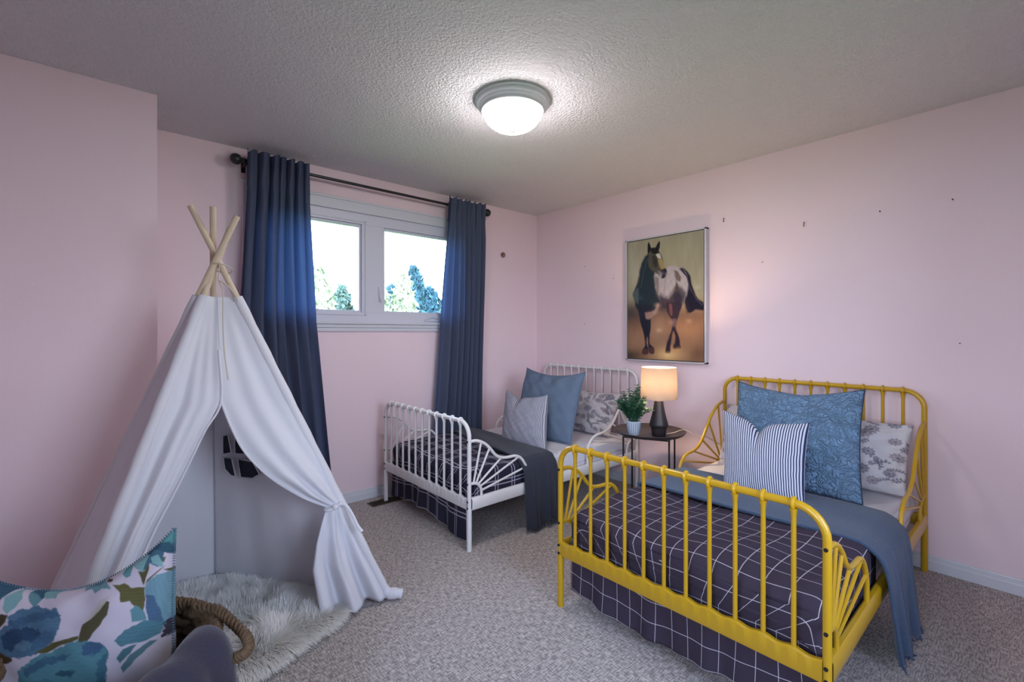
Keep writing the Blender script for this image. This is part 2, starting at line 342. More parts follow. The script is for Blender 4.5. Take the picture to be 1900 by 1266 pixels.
for a, b_ in [(WX0, panes[0][0] - .014), (panes[0][1] + .014, panes[1][0] - .014), (panes[1][1] + .014, WX1)]: c.box(a, b_, y0, y1, pz0 - .014, pz1 + .014)
wpart('window_frame', c, bevel=.002)
for k, (a, b_) in enumerate(panes):
    sash = MB(); ys = y0 + .016
    for (xa, xb, za, zb) in [(a - .014, b_ + .014, pz0 - .014, pz0), (a - .014, b_ + .014, pz1, pz1 + .014), (a - .014, a, pz0, pz1), (b_, b_ + .014, pz0, pz1)]: sash.box(xa, xb, ys, y1, za, zb)
    s_ = wpart('sash', sash, bevel=.002)
    if k == 0:
        bead = MB()
        for (xa, xb, za, zb) in [(a - .05, b_ + .045, pz0 - .036, pz0 - .030), (a - .05, b_ + .045, pz1 + .030, pz1 + .036), (b_ + .038, b_ + .045, pz0 - .036, pz1 + .036)]: bead.box(xa, xb, y0 - .007, y0 + .002, za, zb)
        wpart('bead', bead)
    g = MB().box(a, b_, YW + .045, YW + .049, pz0, pz1); wpart('glass_pane', g, M_glass)
# crank handle and latch
c = MB(); c.tube(catmull([(2.01, y0 - .004, 1.362), (2.03, y0 - .014, 1.376), (2.07, y0 - .02, 1.388), (2.11, y0 - .016, 1.380), (2.135, y0 - .006, 1.364)]), [.004] * 4 * 8 + [.004], 8)
c.box(2.005, 2.14, y0 - .014, y0, 1.355, 1.366); wpart('crank_handle', c, bevel=.002)
c = MB(); c.tube(catmull([(1.604, y0 - .004, 1.610), (1.606, y0 - .012, 1.57), (1.606, y0 - .018, 1.535), (1.612, y0 - .022, 1.505), (1.622, y0 - .02, 1.50)]), .005, 8)
c.box(1.596, 1.616, y0 - .006, y0, 1.50, 1.615); wpart('latch', c, bevel=.001)

added_win_front = thing('added_window_front', (1.15, YF, FZ0), None, None); added_win_front['kind'] = 'structure'  # added unseen window, fills the room from behind the camera
c = MB()
for (a, b_, c_, d) in [(FX0, FX1, FZ0, FZ0 + .05), (FX0, FX1, FZ1 - .05, FZ1), (FX0, FX0 + .05, FZ0, FZ1), (FX1 - .05, FX1, FZ0, FZ1), (1.12, 1.18, FZ0, FZ1)]: c.box(a, b_, YF - .06, YF - .02, c_, d)
obj('window_frame', c, M_vinyl, added_win_front, smooth=False)
obj('glass_pane', MB().box(FX0 + .05, FX1 - .05, YF - .045, YF - .041, FZ0 + .05, FZ1 - .05), M_glass, added_win_front, smooth=False)
added_win_left = thing('added_window_left', (XL, .05, SZ0), None, None); added_win_left['kind'] = 'structure'  # added unseen window, fill light from the left wall
c = MB()
for (a, b_, c_, d) in [(SY0, SY1, SZ0, SZ0 + .05), (SY0, SY1, SZ1 - .05, SZ1), (SY0, SY0 + .05, SZ0, SZ1), (SY1 - .05, SY1, SZ0, SZ1), ((SY0 + SY1) / 2 - .03, (SY0 + SY1) / 2 + .03, SZ0, SZ1)]: c.box(XL - .06, XL - .02, a, b_, c_, d)
obj('window_frame', c, M_vinyl, added_win_left, smooth=False)
obj('glass_pane', MB().box(XL - .045, XL - .041, SY0 + .05, SY1 - .05, SZ0 + .05, SZ1 - .05), M_glass, added_win_left, smooth=False)

# ------------------------------------------------------------------ outside: lawn and cedars
struct('ground', MB().box(-60, 60, -60, 60, -2.7, -2.6), M_grass)
def cedar(x, y, top, w_, mi, label):
    t = thing('cedar_tree', (x, y, -2.6), label, 'tree', 'cedar hedge beyond the window')
    obj('trunk', MB().tube([(x, y, -2.6), (x, y, top - .8)], [.12, .04], 8), M_bark, t)
    n_ = 2600; hh = top + 2.4; z = rng.random(n_) ** .8; a = rng.random(n_) * 2 * PI
    R = w_ * np.minimum(1, (1 - z) * 3.4) ** .6 * (.72 + .28 * rng.random(n_)) * (1 + .2 * np.sin(3 * a + 9 * z))
    C0 = np.stack([x + R * np.cos(a), y + R * np.sin(a), -2.4 + z * hh], 1)
    d = rng.normal(size=(n_, 3)); d[:, 2] += 1.2; d /= np.linalg.norm(d, axis=1)[:, None]
    e = rng.normal(size=(n_, 3)); e /= np.linalg.norm(e, axis=1)[:, None]; s = (.06 + .10 * rng.random(n_))[:, None]
    V = np.stack([C0 - d * s, C0 + e * s * .45, C0 + d * s, C0 - e * s * .45], 1).reshape(-1, 3)
    m_ = MB(); m_.v = V.tolist(); m_.f = [(4 * i, 4 * i + 1, 4 * i + 2, 4 * i + 3) for i in range(n_)]; m_.off = len(V)
    core = [(max(.02, w_ * .82 * min(1, (1 - k / 20) * 3.4) ** .6), k / 20 * hh * .97) for k in range(21)]
    m_.lathe(core, (x, y, -2.4), 12)
    obj('foliage', m_, M_tree[mi], t, smooth=False)
for a in [(3.22, 9.6, 2.62, .42, 2, 'feathery pale cedar at the curtain side of the left window pane'),
          (4.10, 10.6, 2.30, .40, 1, 'short cedar in the middle of the left window pane'),
          (4.52, 9.7, 2.60, .40, 2, 'pale cedar at the mullion side of the left window pane'),
          (5.12, 9.6, 2.60, .40, 2, 'pale cedar at the mullion side of the right window pane'),
          (6.08, 10.8, 2.95, .48, 0, 'tallest dark blue-green cedar in the middle of the right window pane'),
          (6.05, 12.0, 2.55, .62, 0, 'broad low dark cedar just left of the tallest one in the right window pane'),
          (7.25, 12.0, 2.55, .80, 0, 'broad low dark cedar right of the tallest one in the right window pane'),
          (6.95, 10.3, 2.60, .42, 1, 'mid-green cedar at the curtain side of the right window pane')]: cedar(*a)

# ------------------------------------------------------------------ curtain rod and curtains
YR = YW - .095; ZR = 2.335
rod = thing('curtain_rod', (1.6, YR, ZR), 'black metal curtain rod with round ball finials above the window', 'curtain rod')
obj('pole', MB().tube([(.66, YR, ZR + .003), (1.55, YR, ZR), (2.56, YR, ZR - .003)], .0105, 12), M_blk, rod)
for x, s in ((.617, -1), (2.592, 1)):
    m_ = MB().sphere((x, YR, ZR), .034, 16); m_.tube([(x - s * .025, YR, ZR), (x - s * .045, YR, ZR), (x - s * .055, YR, ZR), (x - s * .07, YR, ZR)], [.012, .018, .012, .014], 12)
    obj('finial', m_, M_blk, rod)
for x in (.675, 2.535):
    m_ = MB().box(x - .006, x + .006, YR, YW, ZR - .02, ZR - .008).box(x - .012, x + .012, YW - .006, YW, ZR - .05, ZR + .03)
    obj('bracket', m_, M_blk, rod)
def curtain(top, bot, zt, zb, folds, seed, label, ya_t=.034, ya_b=.040, yoff=0, bend=None):
    """pleated panel: top=(x0,x1), bot=(x0,x1); hangs from the rod"""
    nu, nv = 260, 90; u = np.linspace(0, 1, nu)[:, None]; v = np.linspace(0, 1, nv)[None, :]
    r_ = np.random.default_rng(seed); ph = np.cumsum(.55 + .9 * r_.random(folds + 2)); ph = (ph - ph[0]) / (ph[-1] - ph[0])
    pu = np.interp(u[:, 0], ph, np.arange(folds + 2))[:, None]
    g = v ** .85
    x0 = top[0] + (bot[0] - top[0]) * (g if bend is None else np.interp(v, bend[0], bend[1])); x1 = top[1] + (bot[1] - top[1]) * (g if bend is None else np.interp(v, bend[0], bend[2]))
    X = x0 + (x1 - x0) * u
    amp = ya_t + (ya_b - ya_t) * v
    pinch = np.exp(-((v - .075) / .03) ** 2)
    Y = amp * (np.sin(2 * PI * pu) + .28 * np.sin(4 * PI * pu + 1.1 + 2 * v)) * (1 - .35 * pinch) * (.75 + .25 * np.sin(2.3 * pu + seed))
    Y = Y + .010 * np.sin(2 * PI * pu * 1.0 * 2 + 5 * v + seed) * (1 - v * .5) + .008 * np.sin(5 * u + 7 * v + seed)
    X = X + .010 * np.sin(2 * PI * pu + 1.2 + 3 * v) + .012 * np.sin(4 * v + seed) * np.sin(PI * u)
    Z = zt + (zb - zt) * v + .010 * np.sin(2 * PI * pu + 1) * (1 - v) ** 3 + .004 * np.sin(9 * pu) * (1 - v) ** 3 + 0 * u
    P = np.stack([X, YR - .050 * (1 - v) ** 2 - .004 + yoff * v + Y, Z], -1)
    t = thing('curtain', (float((bot[0] + bot[1]) / 2), YR, 0), label, 'curtain', 'slate blue curtains on the rod')
    obj('panel', MB().grid(P), M_curt, t, sharp=180)
    hd = P[:, :9].copy(); hd[:, :, 1] += .0  # the header tape on the inside of the pleats
    hb = MB(); q = P[:, 2:9].copy(); q[:, :, 1] += .010; hb.grid(q); obj('header_tape', hb, M_curt, t, sharp=180)
    return t
curtain((.662, 1.035), (.60, 1.23), 2.392, .035, 6, 3, 'dark slate blue curtain left of the window behind the play tent', bend=([0, .12, .45, .8, 1], [0, 0, .5, .9, 1], [0, .02, .25, .72, 1]))
curtain((2.145, 2.512), (2.02, 2.505), 2.386, .035, 6, 5, 'dark slate blue curtain right of the window behind the white bed', .032, .034, .010, bend=([0, .12, .5, .8, 1], [0, .05, .45, .85, 1], [0, 0, .5, .8, 1]))

# ------------------------------------------------------------------ ceiling light
LX, LY = 1.566, 1.781
cl = thing('ceiling_light', (LX, LY, H), 'lit flush ceiling light with frosted white bowl and stepped ring', 'ceiling light')
obj('base_ring', MB().lathe([(.186, 0), (.190, -.004), (.190, -.014), (.184, -.018), (.181, -.020), (.181, -.030), (.172, -.036), (.168, -.045), (.160, -.050), (.158, -.058), (.150, -.063), (.138, -.064)], (LX, LY, H), 64), M_trim, cl)
prof = [(.147, -.060)] + [(.147 * math.cos(a) ** .95, -.060 - .096 * math.sin(a)) for a in np.linspace(0, PI / 2 * .97, 18)]
obj('glass_bowl', MB().lathe(prof, (LX, LY, H), 64, cap0=False), M_bowl, cl)
obj('finial', MB().lathe([(.003, -.15), (.016, -.153), (.016, -.158), (.010, -.162), (.006, -.166), (.006, -.170), (.002, -.174)], (LX, LY, H), 20), M_frame, cl)

# ------------------------------------------------------------------ beds
def wave_path(pts, y): return catmull([(x, y, z) for x, z in pts], 6)
def build_bed(yc, M, label, colour):
    X0, X1 = 1.588, 3.268; hw = .527; ya, yb = yc - hw, yc + hw
    t = thing('bed_frame', ((X0 + X1) / 2, yc, 0), label, 'bed', 'small metal bed frames')
    def end(x, top, rail_lo, name):
        rc_ = .088
        path = [(x, ya, .235)] + [(x, ya, z) for z in np.linspace(.35, top - rc_, 4)]
        path += [(x, ya + rc_ - rc_ * math.cos(a), top - rc_ + rc_ * math.sin(a)) for a in np.linspace(.2, PI / 2, 7)]
        path += [(x, y, top) for y in np.linspace(ya + rc_ + .05, yb - rc_ - .05, 6)]
        path += [(x, yb - rc_ + rc_ * math.sin(a), top - rc_ + rc_ * math.cos(a)) for a in np.linspace(0, PI / 2 - .2, 7)]
        path += [(x, yb, z) for z in np.linspace(top - rc_, .35, 4)] + [(x, yb, .235)]
        fr = obj(name, MB().tube(path, .0125, 12), M, t)
        for k in range(11):
            y = ya + .088 + k * (2 * hw - .176) / 10
            b_ = MB().tube([(x, y, .285), (x, y, top - .045), (x, y, top - .03), (x - .003, y, top - .014)], [.0078, .0078, .0095, .0125], 10)
            b_.torus((x, y, top), (0, 1, 0), .0150, .0062, 16, 8)
            obj('spindle', b_, M, fr)
        for y in (ya, yb):
            obj('leg', MB().tube([(x, y, 0), (x, y, .24)], .0148, 14), M, t)
        return fr
    ef = end(X0, .740, .235, 'foot_board'); eh = end(X1, .947, .235, 'head_board')
    # foot and head plates with a softly scalloped upper edge
    for x, nm in ((X0, 'foot_rail'), (X1, 'head_rail')):
        ys = np.linspace(ya + .010, yb - .010, 133); k = (ys - (ya + .088)) / ((2 * hw - .176) / 10)
        zt = .300 + .004 * np.cos(2 * PI * k)
        prof = lambda z: [(x - .009, .235), (x - .011, .240), (x - .011, z - .006), (x - .006, z), (x + .006, z), (x + .011, z - .006), (x + .011, .240), (x + .009, .235)]
        P = np.array([[(a, y, z_) for a, z_ in prof(z)] for y, z in zip(ys, zt)])
        obj(nm, MB().grid(P, closed_v=True), M, t)
    for y, s in ((ya, -1), (yb, 1)):
        P = []
        for x in (X0 + .013, X1 - .013):
            P.append([(x, y - s * .012, .232), (x, y + s * .009, .232), (x, y + s * .012, .238), (x, y + s * .012, .292), (x, y + s * .006, .300), (x, y - s * .006, .302), (x, y - s * .012, .298)])
        obj('side_rail', MB().grid(np.array(P), closed_v=True), M, t, bevel=0)
        # foot end side panel: a double wave with a fan of spokes
        fw_ = [(0, .629), (.05, .628), (.105, .606), (.150, .570), (.190, .525), (.235, .498), (.295, .489), (.355, .486), (.405, .462), (.443, .410), (.457, .36), (.458, .298)]
        pn = obj('foot_side_panel', MB().tube(wave_path([(X0 + a, z) for a, z in fw_], y), .0092, 10), M, t)
        obj('small_arc', MB().tube(wave_path([(X0, .384), (X0 + .045, .380), (X0 + .075, .360), (X0 + .087, .330), (X0 + .088, .297)], y), .0085, 10), M, pn)
        for (a, z, b2, z2) in [(.030, .380, .085, .612), (.048, .378, .150, .572), (.062, .370, .245, .498), (.078, .356, .385, .476), (.087, .330, .447, .402)]:
            obj('spoke', MB().tube([(X0 + a, y, z), (X0 + b2, y, z2)], .0062, 8), M, pn)
        # head end side panel
        hw_ = [(0, .785), (-.05, .778), (-.10, .765), (-.145, .742), (-.20, .705), (-.26, .640), (-.315, .575), (-.375, .528), (-.44, .508), (-.53, .499), (-.585, .470), (-.615, .425), (-.620, .36), (-.620, .298)]
        pn = obj('head_side_panel', MB().tube(wave_path([(X1 + a, z) for a, z in hw_], y), .0095, 10), M, t)
        obj('small_arc', MB().tube(wave_path([(X1, .400), (X1 - .06, .398), (X1 - .11, .385), (X1 - .135, .35), (X1 - .138, .297)], y), .0085, 10), M, pn)
        for (a, z, b2, z2) in [(-.04, .400, -.10, .763), (-.065, .397, -.235, .665), (-.085, .395, -.33, .562), (-.105, .390, -.45, .507), (-.125, .37, -.585, .468)]:
            obj('spoke', MB().tube([(X1 + a, y, z), (X1 + b2, y, z2)], .0062, 8), M, pn)
        for x, sx, zs in ((X0, -1, (.629, .384, .283, .246)), (X1, 1, (.40, .283, .246))):
            for z in zs:
                bb = MB().tube([(x + sx * .008, y, z), (x + sx * .0155, y, z)], [.0062, .0058], 12)
                tag(obj('bolt', bb, M_bolt, t), 'black bolt head')
    return t
YBY, YBW = .943, 2.712         # centre lines of the yellow and the white bed
build_bed(YBY, M_ylw, 'bright yellow metal bed frame nearest the camera', 'yellow')
build_bed(YBW, M_wht, 'white metal bed frame beside the window wall', 'white')

def mattress(yc, label):
    x0, x1, y0_, y1_, z0, z1 = 1.635, 3.235, yc - .495, yc + .495, .262, .405
    nu, nv = 60, 40; P = []
    def sup(a, n_=5): c_, s_ = math.cos(a), math.sin(a); return math.copysign(abs(c_) ** (2 / n_), c_), math.copysign(abs(s_) ** (2 / n_), s_)
    prof = [(0.0, z0), (.96, z0), (1, z0 + .02), (1, z1 - .035), (.985, z1 - .010), (.955, z1), (.7, z1 + .003), (.35, z1 + .004), (.001, z1 + .004)]
    for r, z in prof:
        row = []
        for k in range(96):
            c_, s_ = sup(2 * PI * k / 96, 14); row.append(((x0 + x1) / 2 + (x1 - x0) / 2 * c_ * r, (y0_ + y1_) / 2 + (y1_ - y0_) / 2 * s_ * r, z + (.004 * math.sin(k * .9) if .6 < r < .99 else 0)))
        P.append(row)
    t = thing('mattress', ((x0 + x1) / 2, yc, z0), label, 'mattress', 'sheeted mattresses')
    obj('fitted_sheet', MB().grid(np.array(P), closed_v=True), M_sheet, t)
    # loosely tucked top sheet
    nu, nv = 70, 60; u = np.linspace(0, 1, nu)[:, None]; v = np.linspace(0, 1, nv)[None, :]
    X = 2.40 + (3.225 - 2.40) * u + 0 * v; yy = (v - .5) * 2; W = .548
    ay = np.abs(yy) * W; over = np.clip(ay - .47, 0, None)
    Y = yc + np.sign(yy) * (np.minimum(ay, .47) + .025 * (1 - np.exp(-over / .03)))
    Z = z1 + .012 - over * 1.25 + .0035 * np.sin(11 * X + 5 * yy) * (ay < .47) + .003 * np.sin(23 * X - 9 * yy)
    obj('top_sheet', MB().grid(np.stack([X, Y + 0 * X, Z + 0 * X], -1)), M_sheet, t, solid=.004, sharp=180)
    return t
mattress(YBY, 'white-sheeted mattress on the yellow bed'); mattress(YBW, 'white-sheeted mattress on the white bed')

def duvet(name, yc, m, x_end, label, seed, corner=0.0):
    """check cover: flat on the mattress, tucked inside the sides, hanging down behind the foot rail"""
    nv = 150; hang = .345
    # path along the length: (arc length, x, z)
    pts = [(0.020, .055), (.026, .14), (.030, .22), (.032, .30), (.030, .345), (.034, .385), (.050, .415), (.085, .432), (.14, .437), (.3, .436), (.5, .435), (x_end - 1.60, .434)]
    xs = catmull([(1.60 + a, 0, z) for a, z in pts], 10); L = [0.0]
    for i in range(1, len(xs)): L.append(L[-1] + (xs[i] - xs[i - 1]).length)
    W = .665; t = np.linspace(-W, W, nv); P = []; UV = []
    for i, p in enumerate(xs):
        s = L[i]; row = []; fl = min(1, max(0, (p.z - .30) / .10)); low = max(0, 1 - p.z / .30)
        for q in t:
            a = abs(q); sg = math.copysign(1, q); flat = .468
            if a <= flat: y, dz = a, 0
            else:
                o_ = a - flat; R = .035
                if o_ < R * 1.57: y, dz = flat + R * math.sin(o_ / R), -R * (1 - math.cos(o_ / R))
                else: y, dz = flat + R, -R - (o_ - R * 1.57)
            ys = min(a, W) * (.502 / W)           # skirt: gathered to the bed's width
            yy = y * fl + ys * (1 - fl)
            wob = .012 * math.sin(9 * q + seed) * low + .010 * math.sin(23 * q + seed * 2) * low + .006 * math.sin(41 * q) * low
            puff = .006 * math.sin(7 * q + 3 * s + seed) + .006 * math.sin(13 * s - 4 * q) + .004 * math.sin(17 * q + 9 * s)
            z = p.z + dz * fl + (puff if fl > .9 else 0) - low * .02 * math.sin(5 * q + seed) + (low * corner * max(0, -q / W) * -1)
            row.append((p.x + wob + .012 * low + (.006 * math.sin(15 * q + seed) if .3 < fl < 1 else 0), yc + sg * yy + low * .01 * math.sin(14 * q), max(.012, z)))
            UV.append((s * 1.0 + .006 * math.sin(6 * q + seed) + .004 * math.sin(15 * q), q * .93 + .005 * math.sin(8 * s + seed)))
        P.append(row)
    return tag(obj(name, MB().grid(np.array(P), uv=np.array(UV).reshape(len(xs), nv, 2)), m, solid=.004, sharp=180, origin=(1.9, yc, .43)), label, 'bedspread', 'check bedspreads')
duvet('bedspread', YBY, M_duvY, 2.30, 'plum-grey bedspread with thin white square lines on the yellow bed', 1.0)
duvet('bedspread', YBW, M_duvW, 2.32, 'dark navy bedspread with doubled white lines on the white bed', 4.0, .05)

def bed_throw(yc, near, far, m, label, hang_z, seed, hang_x, fr=True):
    """folded blanket across the bed; near/far = x of its two edges at the window side and at the room side"""
    nu, nv = 40, 130; v = np.linspace(0, 1, nv); path = []
    yo = yc - .527
    pth = catmull([(yc + .508, 0, .36), (yc + .500, 0, .425), (yc + .47, 0, .449), (yc + .2, 0, .452), (yc - .15, 0, .451), (yc - .42, 0, .449), (yo + .035, 0, .436), (yo - .012, 0, .395), (yo - .030, 0, .33), (yo - .038, 0, .24), (yo - .046, 0, .15), (yo - .056, 0, hang_z)], 12)
    nv = len(pth); P = []
    for j, p in enumerate(pth):
        f = j / (nv - 1); h = max(0, min(1, (.42 - p.z) / .38)) if p.x < yc else 0
        a = min(1, max(0, (yc + .5 - p.x) / 1.0))
        xa = near[0] + (near[1] - near[0]) * a; xb = far[0] + (far[1] - far[0]) * a
        xa = xa + (hang_x[0] - near[1]) * h; xb = xb + (hang_x[1] - far[1]) * h
        row = []
        for i in range(nu):
            u = i / (nu - 1)
            w_ = .016 * h * math.sin(13 * u + seed) + .010 * h * math.sin(27 * u + 2 * seed)
            row.append((xa + (xb - xa) * u + .01 * h * math.sin(9 * u), p.x - abs(w_) * 1.2 * (1 if h > 0 else 0), max(.012, p.z + (.003 * math.sin(9 * u + 6 * a + seed)) * (1 - h) + .012 * h * math.sin(7 * u + seed))))
        P.append(row)
    P = np.array(P); t = thing('throw_blanket', (float(P[nv // 2, nu // 2, 0]), yc, .44), label, 'blanket', 'throws laid across the beds')
    obj('knit', MB().grid(P), m, t, solid=.011, sharp=180)
    f_ = MB(); end = P[-1]
    for k in range(34):
        u = (k + .5) / 34 * (nu - 1); i = int(u); q = end[i] + (end[min(i + 1, nu - 1)] - end[i]) * (u - i)
        f_.tube([q, q + np.array([random.uniform(-.006, .006), -.006, -.012]), q + np.array([random.uniform(-.014, .014), -random.uniform(.006, .018), -.028 if q[2] > .04 else -.006 + 0 * q[2]])], [.0035, .004, .002], 5)
    f_.v = [(a, b_, max(.002, c_)) for a, b_, c_ in f_.v]
    obj('fringe', f_, m, t)
    return t
bed_throw(YBY, (2.17, 2.20), (2.62, 2.66), M_throwY, 'slate blue knitted throw across the yellow bed', .035, 1.3, (2.19, 2.56))
bed_throw(YBW, (2.17, 2.00), (2.36, 2.30), M_throwW, 'charcoal navy throw across the white bed', .035, 3.1, (1.99, 2.28))

# ------------------------------------------------------------------ pillows
def pillow(name, TL, TR, BR, BL, T, m, label, cat='pillow', nx=70, ny=70, sag=.03, side=.02, bot=.0, chop=None, ex=.42, wr=.004, seed=0, group=None, color=None, piping=None, uvs=None, flange=0):
    TL, TR, BR, BL = [np.array(p, float) for p in (TL, TR, BR, BL)]
    u = np.linspace(0, 1, nx)[:, None]; v = np.linspace(0, 1, ny)[None, :]
    Wd = np.linalg.norm(TR - TL); Hd = np.linalg.norm(BL - TL)
    U = u + side / Wd * np.sin(PI * v) ** .9 * (1 - 2 * u); V = v + 0 * u
    topsag = sag * np.sin(PI * u) ** .8
    if chop: topsag = topsag + chop[1] * np.exp(-((np.abs(u - chop[0]) / chop[2]) ** 1.2)) * np.sin(PI * u) ** .3
    V = V + topsag / Hd * (1 - v) ** 1.6 - bot / Hd * np.sin(PI * u) * v ** 2
    B = (TL * (1 - U)[..., None] + TR * U[..., None]) * (1 - V)[..., None] + (BL * (1 - U)[..., None] + BR * U[..., None]) * V[..., None]
    nrm = np.cross(BL - TL, TR - TL); nrm /= np.linalg.norm(nrm)
    if nrm @ (np.array([0, 0, 1.261]) - (TL + BR) / 2) < 0: nrm = -nrm
    prof = (np.clip(4 * u * (1 - u), 0, 1) * np.clip(4 * v * (1 - v), 0, 1)) ** ex
    if chop: prof = prof * (1 - chop[3] * np.exp(-((u - chop[0]) / .045) ** 2) * np.clip(1 - v / .35, 0, 1))
    edge = np.clip(prof * 3, 0, 1)
    wrk = wr * nz(9 * u + seed, 9 * v, 0, seed) * edge + wr * .7 * np.sin(26 * (u - .5) * (1 - v) + 9 * v + seed) * edge * np.exp(-((v - .2) / .25) ** 2) + wr * .6 * np.sin(34 * v + 7 * u + seed) * edge * np.exp(-((u - .9) / .15) ** 2)
    Fp = B + nrm * (T / 2 * prof + wrk)[..., None]; Bp = B - nrm * (T / 2 * prof)[..., None]
    mb = MB(); vs = Fp.reshape(-1, 3); idxF = np.arange(nx * ny).reshape(nx, ny); idxB = idxF.copy(); inner = np.zeros((nx, ny), bool); inner[1:-1, 1:-1] = True
    nb = inner.sum(); idxB[inner] = nx * ny + np.arange(nb); allv = np.vstack([vs, Bp[inner]])
    fs = []
    for i in range(nx - 1):
        for j in range(ny - 1):
            fs.append((idxF[i, j], idxF[i, j + 1], idxF[i + 1, j + 1], idxF[i + 1, j])); fs.append((idxB[i, j], idxB[i + 1, j], idxB[i + 1, j + 1], idxB[i, j + 1]))
    uvm = np.stack([(u + 0 * v) * Wd, (v + 0 * u) * Hd], -1)
    uva = np.vstack([uvm.reshape(-1, 2), uvm[inner]])
    mb.add(allv, [tuple(int(q) for q in f) for f in fs], uva)
    if color is not None:
        UVd = np.stack([U, V], -1); cf = color(UVd.reshape(-1, 2)); cb = cf.reshape(nx, ny, -1)[inner]; mb.col = np.vstack([cf, cb])
    c0 = (TL + TR + BR + BL) / 4; bz = min(BL[2], BR[2])
    if piping is None: 
        o = obj(name, mb, m, origin=(c0[0], c0[1], bz), sharp=180); tag(o, label, cat, group); return o
    t = thing(name, (c0[0], c0[1], bz), label, cat, group); obj('cushion_body', mb, m, t, sharp=180)
    ring = [Fp[i, 0] for i in range(0, nx, 2)] + [Fp[-1, j] for j in range(0, ny, 2)] + [Fp[i, -1] for i in range(nx - 1, -1, -2)] + [Fp[0, j] for j in range(ny - 1, -1, -2)]
    obj('piping', MB().tube(ring, .0035, 6, closed=True), piping, t)
    return t

# painting on cloth: soft polygons laid over a base colour
def poly_sdf(P, poly):
    poly = np.asarray(poly, float); d = np.full(len(P), 1e9); inside = np.zeros(len(P), bool)
    for i in range(len(poly)):
        a = poly[i]; b_ = poly[(i + 1) % len(poly)]; e = b_ - a; w_ = P - a
        t = np.clip((w_ @ e) / max(e @ e, 1e-9), 0, 1); d = np.minimum(d, np.linalg.norm(w_ - t[:, None] * e, axis=1))
        c_ = ((a[1] > P[:, 1]) != (b_[1] > P[:, 1])) & (P[:, 0] < (b_[0] - a[0]) * (P[:, 1] - a[1]) / (b_[1] - a[1] + 1e-12) + a[0]); inside ^= c_
    return np.where(inside, -d, d)
def lay(C, P, poly, col, soft=4.0, alpha=1.0, warp=0.0, wf=.02, streak=0.0, sdir=(1, 0), seed=0.0):
    bb = np.asarray(poly, float); mn_ = bb.min(0) - soft * 3 - warp * 2; mx_ = bb.max(0) + soft * 3 + warp * 2
    sel = np.where((P[:, 0] > mn_[0]) & (P[:, 0] < mx_[0]) & (P[:, 1] > mn_[1]) & (P[:, 1] < mx_[1]))[0]
    if len(sel) == 0: return
    Q = P[sel].copy()
    if warp: Q = Q + warp * np.stack([nz(Q[:, 0] * wf, Q[:, 1] * wf, 0, seed), nz(Q[:, 1] * wf, Q[:, 0] * wf, 0, seed + 3)], 1) * 1.5
    k = np.clip(.5 - poly_sdf(Q, poly) / (2 * soft), 0, 1) * alpha
    col = np.array(col, float)[None, :3].repeat(len(sel), 0)
    if streak:
        s_ = Q @ np.array([-sdir[1], sdir[0]]); col = col * (1 + streak * (np.sin(s_ * .21 + seed) + .6 * np.sin(s_ * .53 + 2 * seed) + .5 * nz(Q[:, 0] * .05, Q[:, 1] * .05, 0, seed))[:, None])
    C[sel, :3] = C[sel, :3] * (1 - k[:, None]) + np.clip(col, 0, 1) * k[:, None]
def lin(r, g, b_): return srgb(r, g, b_)[:3]
def homography(src, dst):
    A = []
    for (x, y), (u, v) in zip(src, dst):
        A.append([x, y, 1, 0, 0, 0, -u * x, -u * y, -u]); A.append([0, 0, 0, x, y, 1, -v * x, -v * y, -v])
    return np.linalg.svd(np.array(A, float))[2][-1].reshape(3, 3)
def apply_h(Hm, P):
    q = np.hstack([P, np.ones((len(P), 1))]) @ Hm.T; return q[:, :2] / q[:, 2:]

